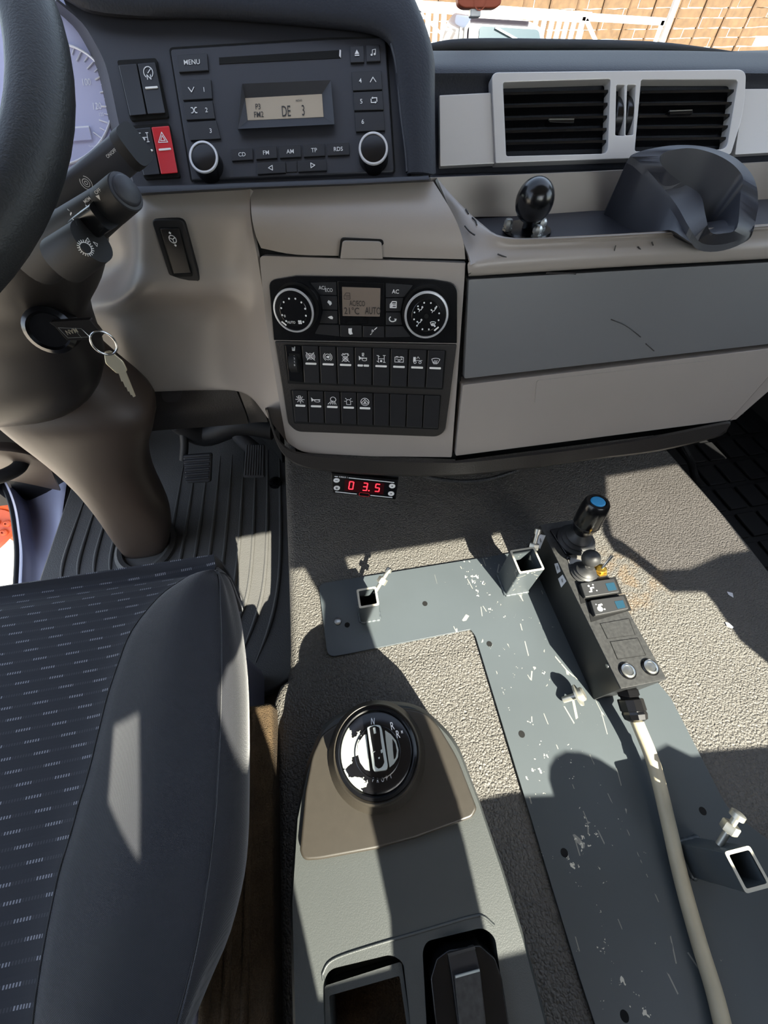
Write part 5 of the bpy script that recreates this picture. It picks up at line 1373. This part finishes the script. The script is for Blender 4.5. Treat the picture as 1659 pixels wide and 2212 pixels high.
ty = lambda x, y: (500 + x / 2.37, 1750 + y / 2.37)
rec1 = rp([ty(468, 890), ty(500, 815), ty(820, 738), ty(880, 780), ty(940, 1300), ty(480, 1320)], [12, 18, 14, 12, 0, 0])
rec2 = rp([ty(978, 720), ty(1000, 670), ty(1290, 600), ty(1350, 650), ty(1440, 1300), ty(1010, 1300)], [12, 16, 20, 14, 0, 0])
cut(bd, [(onpl(rec1, zpl(CZ)), .01, UPZ, .055), (onpl(rec2, zpl(CZ)), .01, UPZ, .06)])
# moulded line round both recesses
ln = [ty(470, 870), ty(470, 830), ty(520, 765), ty(700, 700), ty(1000, 612), ty(1230, 545), ty(1290, 545), ty(1345, 590)]
tube('moulded_line', [onP(*q, zpl(CZ)) for q in ln], .0012, 'console', co_, 8)
# storage box lining
lin = [onP(*q, zpl(CZ - .006)) for q in rp([ty(500, 950), ty(860, 848), ty(925, 1290), ty(520, 1310)], 5)]
fl_ = [onP(*q, zpl(CZ - .05)) for q in rp([ty(500, 950), ty(860, 848), ty(925, 1290), ty(520, 1310)], 5)]
ringo = [onP(*q, zpl(CZ - .0055)) for q in rp([ty(476, 900), ty(870, 775), ty(945, 1300), ty(486, 1320)], 8)]
loft('storage_lining', [ringo, lin, [V((p.x, p.y, CZ - .05)) for p in lin]], 'console', co_, caps=False, sharp=30)
slab('storage_carpet', [V((p.x, p.y, CZ - .05)) for p in lin], 0, 'carpet', co_, n=UPZ, hb=.002)
# parking brake lever in the right hand recess
slab('brake_well', [onP(*q, zpl(CZ - .052)) for q in inset(None, rec2, 1.1)], 0, 'void', co_, n=UPZ, hb=.002)
lb0 = [(1020, 860), (1050, 760), (1110, 715), (1270, 690), (1350, 760), (1385, 860), (1430, 1150), (1440, 1330), (1080, 1330), (1040, 1050)]
pb_ = btn('brake_lever_housing', zpl(CZ - .045), rp([ty(*q) for q in lb0], 6), .052, 'gloss_black', co_, bev=.009, seg=4, hb=.05)
pt_ = [(1110, 745), (1245, 700), (1275, 830), (1330, 1330), (1190, 1330), (1130, 860)]
lv = btn('brake_lever', zpl(CZ + .006), rp([ty(*q) for q in pt_], 3), .006, 'button', co_, bev=.002, seg=3)
btn('lever_grip', zpl(CZ + .011), [ty(*q) for q in ((1142, 852), (1270, 818), (1325, 1330), (1190, 1330))], .004, 'box_dusty', lv, r=2, bev=.0015)
btn('lever_mark', zpl(CZ + .0151), [ty(*q) for q in ((1146, 850), (1270, 815), (1272, 826), (1148, 861))], .0004, 'dial_worn', lv)
btn('lever_step', zpl(CZ + .011), [ty(*q) for q in ((1105, 735), (1245, 697), (1250, 712), (1112, 752))], .002, 'boot', lv)
# olive black cover carrying the rotary selector
z4 = lambda x, y: (500 + x / 2.765, 1400 + y / 2.765)
cv = rp([z4(405, 1215), z4(440, 850), z4(480, 640), z4(540, 510), z4(640, 440), z4(800, 380), z4(1010, 352), z4(1140, 370), z4(1230, 450), z4(1350, 650), z4(1470, 960), z4(1440, 1015), z4(1100, 1140), z4(860, 1205), z4(520, 1268), z4(430, 1272)], [8, 10, 15, 15, 15, 20, 20, 20, 20, 20, 8, 8, 0, 0, 20, 12])
cvp = onpl(cv, zpl(CZ + .010))
cvs = [[V((p.x, p.y, CZ - .002)) for p in cvp], cvp]
cvo = slab('cover', cvp, 0, 'cover', co_, n=UPZ, hb=.012, bev=.003, seg=3)
CVZ = CZ + .010
# selector boss
dc = onP(813, 1622, zpl(CVZ + .034)); dc0 = V((dc.x, dc.y, CVZ))
lathe('selector_boss', dc0, UPZ, [(.0530, -.002), (.0520, .004), (.0470, .012), (.0455, .020), (.0455, .028), (.0435, .0315), (.0415, .030)], 'cover', co_, 60, sharp=60, caps=False)
lathe('selector_collar', dc0, UPZ, [(.0415, .020), (.0412, .0325), (.0385, .0345), (.0365, .033)], 'gloss_black', co_, 60, caps=False)
# worn gloss black print on the selector: bare metal shows where the lacquer has gone
mt = mat('dial_face', '#0b0b0e', .22)
t = mt.node_tree; b = t.nodes['Principled BSDF']
co = t.nodes.new('ShaderNodeTexCoord'); nz = t.nodes.new('ShaderNodeTexNoise'); nz.inputs['Scale'].default_value = 55; nz.inputs['Detail'].default_value = 4
mpn = t.nodes.new('ShaderNodeMapping'); mpn.inputs['Location'].default_value = (.3, .1, 0)
t.links.new(co.outputs['Object'], mpn.inputs[0]); t.links.new(mpn.outputs[0], nz.inputs['Vector'])
sp = t.nodes.new('ShaderNodeSeparateXYZ'); t.links.new(co.outputs['Object'], sp.inputs[0])
lft = mth('MULTIPLY', mth('SUBTRACT', dc.x - .010, sp.outputs['X']), 14)
fm_ = mth('ADD', nz.outputs[0], lft)
msk = mth('GREATER_THAN', fm_, .69)
mxc = t.nodes.new('ShaderNodeMix'); mxc.data_type = 'RGBA'
t.links.new(msk, mxc.inputs[0]); mxc.inputs[6].default_value = srgb('#0b0b0e'); mxc.inputs[7].default_value = srgb('#94978f')
t.links.new(mxc.outputs[2], b.inputs['Base Color'])
sk = lathe('selector_dial', dc0, UPZ, [(.0362, .02), (.0358, .0345), (.034, .0355), (.0235, .0358), (.0001, .0358)], 'dial_face', co_, 60)
DZ = zpl(CVZ + .0358)
lathe('dial_groove', dc0 + V((.001, -.001, 0)), UPZ, [(.0232, .0354), (.0234, .0366), (.0226, .037), (.0222, .0366)], 'gloss_black', sk, 48, caps=False)
# paddle: grip across the dial, worn bare at the flanks
zd = lambda x, y: (700 + x / 7.213, 1500 + y / 7.213)
flank = [[(625, 630), (660, 620), (715, 1195), (640, 1170), (560, 1060), (520, 900), (530, 760)], [(950, 560), (1040, 620), (1120, 720), (1160, 860), (1150, 980), (1090, 1080), (1020, 1140), (985, 900), (960, 700)]]
for q in flank: btn('bare_flank', DZ, [zd(*a) for a in q], .0008, 'dial_worn', sk, r=1.5)
btn('worn_flank', offs(DZ, .0008), [zd(*a) for a in ((1065, 690), (1110, 760), (1135, 880), (1120, 980), (1090, 1020), (1075, 880))], .0003, 'gloss_black', sk, r=2)
pd = btn('paddle', DZ, rp([zd(668, 510), zd(710, 490), zd(800, 470), zd(880, 475), zd(905, 560), zd(995, 1120), zd(980, 1180), zd(780, 1205), zd(758, 1150)], [5, 0, 3, 5, 0, 4, 5, 6, 0]), .011, 'dial_worn', sk, bev=.0012, seg=3)
PT = offs(DZ, .011)
btn('paddle_lacquer', PT, rp([zd(705, 520), zd(790, 485), zd(862, 515), zd(885, 720), zd(905, 850), zd(940, 1060), zd(905, 1130), zd(850, 1160), zd(795, 1120), zd(765, 880), zd(735, 720)], 2.5), .0003, 'dial_black', pd) if 'dial_black' in MATS else btn('paddle_lacquer', PT, rp([zd(705, 520), zd(790, 485), zd(862, 515), zd(885, 720), zd(905, 850), zd(940, 1060), zd(905, 1130), zd(850, 1160), zd(795, 1120), zd(765, 880), zd(735, 720)], 2.5), .0003, 'gloss_black', pd)
btn('paddle_mark', offs(PT, .0003), [zd(762, 520), zd(798, 512), zd(812, 605), zd(778, 615)], .0003, 'dial_worn', pd)
for q in ([(750, 905), (800, 880), (795, 895), (755, 915)], [(880, 870), (905, 850), (915, 900), (890, 920)], [(840, 985), (870, 970), (868, 1005), (845, 1005)]):
    btn('worn_spot', offs(PT, .0003), [zd(*a) for a in q], .0003, 'dial_worn', pd, r=1)
for s_t, x, y, h_, du, dv in (('N', 760, 418, 12.5, 1, .02), ('R', 1065, 490, 15, 1, -.25), ('R', 1152, 620, 15, 1, -.25), ('M', 1213, 585, 6, 1, -.25)):
    text('lettering', s_t, DZ, *zd(x, y), h_, 'white_print', sk, du, dv, .62)
for s_t, x, y, dv in (('P', 768, 1330, .12), ('R', 840, 1340, .02), ('O', 912, 1328, -.12), ('F', 980, 1302, -.25), ('I', 1040, 1272, -.35)):
    text('lettering', s_t, DZ, *zd(x, y), 8, 'galvanised', sk, 1, dv, .7)

# ------------------------------------------------------------------ axle load display under the dash
zt = lambda x, y: (690 + x / 8.7316, 1000 + y / 8.7316)
ld = top('load_display', 'small black digital readout with red figures hanging below the dash', 'display', onP(790, 1020, STK))
LP = plane(onP(788, 1048, offs(STK, .006)), (onP(850, 1054, STK) - onP(720, 1036, STK)).cross(onP(712, 1068, offs(STK, .03)) - onP(720, 1024, offs(STK, .0))))
LP = plane(onP(788, 1048, offs(STK, .004)), STK[1] + V((0, 0, .25)))
q = [zt(222, 190), zt(1490, 322), zt(1440, 695), zt(250, 560)]
hs = btn('housing', LP, q, .004, 'gloss_black', ld, r=1.5, bev=.0008, hb=.035)
slab('bracket', onpl([zt(215, 130), zt(1500, 225), zt(1490, 322), zt(222, 190)], offs(LP, -.006)), 0, 'matte_black', ld, n=LP[1], hb=.03)
btn('metal_strip', offs(LP, .001), [zt(510, 135), zt(1215, 205), zt(1210, 222), zt(508, 155)], .002, 'steel_face', ld)
L4 = offs(LP, .004)
btn('red_window', L4, [zt(478, 312), zt(1228, 388), zt(1205, 600), zt(470, 530)], .0003, 'red_window', hs, r=1)
SEG = {'0': 'abcdef', '3': 'abcdg', '5': 'acdfg'}
def seven(ch, u, v, wpx, hpx):
    x, y = .5, 1
    P = dict(a=[(-x, y), (x, y)], b=[(x, y), (x, 0)], c=[(x, 0), (x, -y)], d=[(-x, -y), (x, -y)], e=[(-x, -y), (-x, 0)], f=[(-x, 0), (-x, y)], g=[(-x, 0), (x, 0)])
    sh_ = lambda p: (p[0] + p[1] * .1, p[1])
    pr = []
    for s_t in SEG[ch]:
        a, c = map(sh_, P[s_t]); m_ = ((a[0] + c[0]) / 2, (a[1] + c[1]) / 2)
        pr.append(('l', [(m_[0] + (a[0] - m_[0]) * .78, m_[1] + (a[1] - m_[1]) * .85), (m_[0] + (c[0] - m_[0]) * .78, m_[1] + (c[1] - m_[1]) * .85)]))
    icon('red_figure', L4, u, v, hpx, pr, 'lamp_red', hs, 1, .1, .24, .0007)
for ch_, x, y in (('0', 600, 425), ('3', 862, 450), ('5', 1095, 470)): seven(ch_, *zt(x, y), 7, 8.8)
icon('red_figure', L4, *zt(932, 522), 1.6, [('d', 0, 0, 1)], 'lamp_red', hs, lift=.0007)
for a, c in (((285, 255), (348, 260)), ((550, 282), (1412, 370)), ((300, 545), (705, 588)), ((962, 612), (1375, 655))):
    a, c = zt(*a), zt(*c)
    btn('printed_line', L4, [(a[0], a[1] - .8), (c[0], c[1] - .8), (c[0], c[1] + .8), (a[0], a[1] + .8)], .0002, 'white_print', hs)
text('lettering', 'KIMAX 1', L4, *zt(450, 268), 3.6, 'white_print', hs, 1, .1, 1)
icon('printed_badge', L4, *zt(845, 598), 10, [('l', [(-1.1, .15), (-.9, .4), (.9, .4), (1.1, .15), (1.1, -.15), (.9, -.4), (-.9, -.4), (-1.1, -.15), (-1.1, .15)])], 'red', hs, 1, .1, .1)
for x, y in ((322, 330), (328, 475), (1372, 438), (1352, 582)):
    u, v = zt(x, y)
    k = btn('push_button', L4, [(u + 6.8 * math.cos(a), v + 4.8 * math.sin(a)) for a in [2 * math.pi * i / 20 for i in range(20)]], .001, 'white_bar', hs)
    pr = {322: [('l', [(-1, 0), (1, 0)])], 328: [('o', 0, 0, .8), ('l', [(0, .2), (0, -.6)])], 1372: [('f', [(-.8, -.6), (.8, -.6), (0, .9)])], 1352: [('f', [(-.8, .6), (.8, .6), (0, -.9)])]}[x]
    icon('symbol', offs(L4, .001), u, v, 2.4, pr, 'lcd_ink', k, 1, .1, .5)
# corrugated hoses below the dash
def hose(nm, pts, r, lb):
    q = cr1([V(p) for p in pts], 40)
    acc = []
    for i, p in enumerate(q): acc.append(r * (1 if i % 2 else .86))
    tag(tube(nm, q, acc, 'hose', None, 10, 1, 20), lb, 'hose')
hose('corrugated_hose', [onP(900, 1020, offs(STK, -.01)), onP(935, 1033, offs(STK, .0)), onP(1000, 1040, offs(PAS, .0)), onP(1060, 1034, offs(PAS, .0)), onP(1130, 1012, offs(PAS, -.01)), onP(1160, 1000, offs(PAS, -.03))], .0035, 'thin black corrugated hose hanging below the centre of the dash')
hose('corrugated_hose', [y_(1455, 935, .62), y_(1475, 965, .6), y_(1493, 1000, .57), y_(1503, 1040, .52), y_(1505, 1065, .49)], .010, 'thick black corrugated hose beside the tunnel under the drawer end')

# ------------------------------------------------------------------ driver's floor mat
fmat = top('driver_floor_mat', 'dark ribbed rubber floor mat under the pedals', 'floor mat', (-.4, .6, FZ))
def zf(u, v): return onZ(u, v, FZ)
slab('mat_sheet', [V((x, y, FZ)) for x, y in rp([(-.715, .20), (-.20, .185), (-.135, .215), (-.120, .4), (-.118, 1.02), (-.74, 1.02)], [.02, .03, .03, 0, 0, .02])], 0, 'mat_rubber', fmat, n=UPZ, hb=.028, bev=.006)
for i in range(9):
    xx = -.165 - i * .034
    e = .23 + .012 * i
    pts = [V((xx, .86, FZ)), V((xx, .65, FZ)), V((xx - .003, .5, FZ)), V((xx - .012, .40, FZ)), V((xx - .030, e + .09, FZ)), V((xx - .058, e + .02, FZ))]
    if i > 4: pts = pts[:3] + [V((xx, .44 + .01 * (i - 4), FZ))]
    tube('rib', pts, [.001] + [.0045] * (len(pts) - 2) + [.001], 'mat_rubber', fmat, 8, 5)
for i in range(4):
    xx = -.575 - i * .036
    tube('rib', [V((xx, .80, FZ)), V((xx, .62, FZ)), V((xx + .004, .55, FZ)), V((xx + .016, .50, FZ))], [.001, .0045, .0045, .001], 'mat_rubber', fmat, 8, 5)
# pedals
pe = top('brake_pedal', 'black ribbed brake pedal in the dark footwell', 'pedal', dep(425, 1000, .98))
PP = plane(dep(427, 1005, .98), V((0, -.75, .66)))
zz8 = lambda x, y: (370 + x / 6.1444, 880 + y / 6.1444)
btn('pad', PP, rp([zz8(150, 630), zz8(535, 600), zz8(520, 995), zz8(190, 1010)], 6), .012, 'rubber', pe, bev=.004)
for i in range(6):
    a, c = zz8(165 + i * 6, 655 + i * 60), zz8(515 - i * 3, 630 + i * 60)
    tube('pad_rib', [onP(*a, offs(PP, .013)), onP(*c, offs(PP, .013))], .004, 'rubber', pe, 8, 1)
tube('arm', [onP(*zz8(160, 700), offs(PP, -.01)), dep(398, 950, .96), dep(388, 900, .93)], .010, 'matte_black', pe, 10)
pa = top('accelerator_pedal', 'black accelerator pedal with lengthwise ribs next to the tunnel', 'pedal', dep(552, 1000, 1.0))
PA = plane(dep(552, 998, 1.0), V((0, -.7, .7)))
btn('pad', PA, rp([zz8(985, 490), zz8(1235, 490), zz8(1240, 935), zz8(950, 935)], 5), .010, 'rubber', pa, bev=.003)
for i in range(8):
    a, c = zz8(1005 + i * 31, 500), zz8(975 + i * 34, 900)
    tube('pad_rib', [onP(*a, offs(PA, .011)), onP(*c, offs(PA, .011))], .0025, 'rubber', pa, 8, 1)
tube('arm', [onP(*zz8(1100, 560), offs(PA, -.01)), dep(515, 940, .99), dep(500, 905, .97)], [.02, .018, .014], 'rubber', pa, 10)
# dark clutter behind the pedals
tag(tube('pedal_bracket', [y_(380, 905, .80), y_(440, 935, .82), y_(520, 915, .80), y_(590, 925, .78)], [.03, .035, .03, .03], 'matte_black', None, 12), 'black bracket and linkage behind the pedals', 'bracket')
tag(lathe('floor_stop', onZ(596, 1045, FZ), UPZ, [(.018, 0), (.016, .012), (.008, .016), (.0001, .016)], 'gloss_black', None, 20), 'small black stop on the mat beside the tunnel', 'stop')
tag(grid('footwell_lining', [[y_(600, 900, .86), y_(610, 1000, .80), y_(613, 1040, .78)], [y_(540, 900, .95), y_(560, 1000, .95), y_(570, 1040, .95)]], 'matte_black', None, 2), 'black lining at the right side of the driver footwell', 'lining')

# ------------------------------------------------------------------ door sill
SZ = -.25
si = top('door_sill', 'smooth blue grey door sill panel beyond the floor mat', 'door sill', onZ(85, 1200, SZ))
sl_l = [(-20, 1020), (8, 1042), (28, 1090), (38, 1150), (42, 1200), (38, 1290)]
sl_m = [(40, 1010), (50, 1060), (66, 1110), (72, 1160), (82, 1215), (82, 1290)]
sl_r = [(148, 1040), (140, 1100), (136, 1150), (132, 1195), (126, 1240), (122, 1290)]
rows = []
for a, m_, c in zip(sl_l, sl_m, sl_r):
    hol = .05 if m_[1] < 1120 else (.035 if m_[1] < 1200 else .008)
    rows.append([onZ(a[0] - 3, a[1], SZ - .12), onZ(a[0], a[1], SZ + .004), onZ(a[0] * .6 + m_[0] * .4, m_[1] * .4 + a[1] * .6, SZ + .006), onZ(m_[0], m_[1], SZ - hol), onZ((m_[0] + c[0]) / 2 + 6, (m_[1] + c[1]) / 2, SZ - hol * .6), onZ(c[0] - 8, c[1], SZ + .006), onZ(c[0], c[1], SZ - .01)])
grid('sill_panel', rows, 'sill', si, k=4, solid=.004)
tube('door_seal', [onZ(u - 5, v, SZ + .0) for u, v in sl_l], .006, 'matte_black', si, 8)
tube('mat_edge_gap', [onZ(u + 4, v, SZ - .004) for u, v in sl_r], .007, 'void', si, 8)
# dark wheel arch moulding at the far left
tag(grid('arch_moulding', [[y_(-160, 960, .72), y_(20, 955, .72), y_(150, 990, .74)], [y_(-160, 975, .70), y_(20, 985, .70), y_(110, 1005, .72)], [y_(-160, 1030, .80), y_(0, 1035, .82), y_(130, 1060, .82)]], 'column', None, 4), 'dark brown moulding left of the steering column foot', 'moulding')
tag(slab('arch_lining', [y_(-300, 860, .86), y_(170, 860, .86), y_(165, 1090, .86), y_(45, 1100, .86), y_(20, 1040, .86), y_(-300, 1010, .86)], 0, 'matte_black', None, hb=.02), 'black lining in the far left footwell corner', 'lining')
tag(tube('door_stay', [y_(-60, 1040, .66), y_(0, 1030, .68), y_(40, 1010, .71), y_(50, 985, .74)], .014, 'matte_black', None, 12), 'black curved stay in the far left footwell', 'door stay')

# ------------------------------------------------------------------ driver's seat
se = top('driver_seat', 'dark cloth driver seat with dash pattern centre and plain bolster', 'seat', (-.38, .05, FZ))
seam1 = [(463, 1240), (417, 1243), (386, 1258), (340, 1293), (285, 1362), (255, 1435), (231, 1508), (212, 1585), (193, 1662), (170, 1739), (154, 1797), (127, 1889), (100, 2016), (81, 2132), (66, 2260)]
seam2 = [(469, 1238), (471, 1246), (473, 1262), (474, 1296), (477, 1362), (478, 1440), (477, 1512), (475, 1590), (471, 1665), (467, 1740), (461, 1800), (450, 1895), (428, 2025), (400, 2140), (360, 2280)]
edge = [(474, 1232), (485, 1246), (495, 1262), (506, 1296), (520, 1362), (529, 1440), (533, 1512), (534, 1590), (534, 1665), (533, 1740), (531, 1800), (522, 1890), (492, 2010), (450, 2110), (400, 2230)]
zs1, zs2, ze = .170, .180, .160
def dz_front(i): return [-.022, -.016, -.010, -.005, -.001][i] if i < 5 else 0
c_rows, b_rows, s_rows = [], [], []
fr_v = [1215, 1225, 1245, 1290, 1362, 1435, 1508, 1585, 1662, 1739, 1797, 1889, 2016, 2132, 2260]
for i in range(15):
    d_ = dz_front(i)
    p1 = onZ(*seam1[i], zs1 + d_); p2 = onZ(*seam2[i], zs2 + d_ * 1.2); p3 = onZ(edge[i][0] - 16, edge[i][1], ze + d_)
    lx = -.66
    yy = p1.y + (.012 if i == 0 else 0)
    c_rows.append([V((lx, yy, .185 + d_)), V((-.6, yy, .186 + d_)), V((-.53, yy, .174 + d_)), V((p1.x * .5 - .53 * .5, yy, .166 + d_)), V((p1.x * .9 - .53 * .1, yy, .166 + d_)), p1])
    mid_ = (p1 + p2) / 2 + V((0, 0, .012))
    b_rows.append([p1, p1 * .85 + p2 * .15 + V((0, 0, .006)), mid_, p1 * .15 + p2 * .85 + V((0, 0, .005)), p2])
    s_rows.append([p2, p2 * .5 + p3 * .5 + V((.002, 0, .004)), p3, onZ(edge[i][0] - 3, edge[i][1], .135 + d_ * .3), onZ(edge[i][0] - 4, edge[i][1], .09), onZ(edge[i][0] - 30, edge[i][1], .03)])
fr0 = [V((p.x, .285, .155)) for p in c_rows[0]]; fr1_ = [V((p.x, .290, .10)) for p in c_rows[0]]; fr2_ = [V((p.x, .275, .03)) for p in c_rows[0]]
c_rows[0] = [V((p.x, .276 - (0 if j < 4 else (.008 if j == 4 else .012)), p.z)) for j, p in enumerate(c_rows[0])]
grid('seat_centre', [fr2_, fr1_, fr0] + c_rows, 'seat_cloth', se, k=3, kr=3, solid=.003)
grid('bolster', b_rows, 'cloth', se, k=4, kr=3, solid=.003)
grid('side_panel', s_rows, 'cloth', se, k=4, kr=3, solid=.003)
f0 = [b_rows[0][0], b_rows[0][2], s_rows[0][0], s_rows[0][2]]
grid('front_corner', [f0, [V((p.x, p.y + .012, .11)) for p in f0], [V((p.x - .006, p.y, .03)) for p in f0]], 'cloth', se, k=3, solid=.003)
tube('seam', [p[0] + V((0, 0, .0002)) for p in b_rows], .0008, 'matte_black', se, 6)
tube('seam', [p[0] + V((0, 0, .0002)) for p in s_rows], .0007, 'matte_black', se, 6)
box('seat_base', (-.40, .03, -.10), (.40, .40, .24), 'sill', se, bev=.02)
bk = [[V((x, y, z)) for x in (-.60, -.40, -.22)] for y, z in ((-.30, .16), (-.34, .35), (-.38, .6))]
grid('backrest', [[V((x, y, z)) for x in (-.66, -.55, -.42, -.30, -.24)] for y, z in ((-.24, .14), (-.27, .30), (-.31, .48), (-.36, .64))], 'seat_cloth', se, k=3, solid=.08)
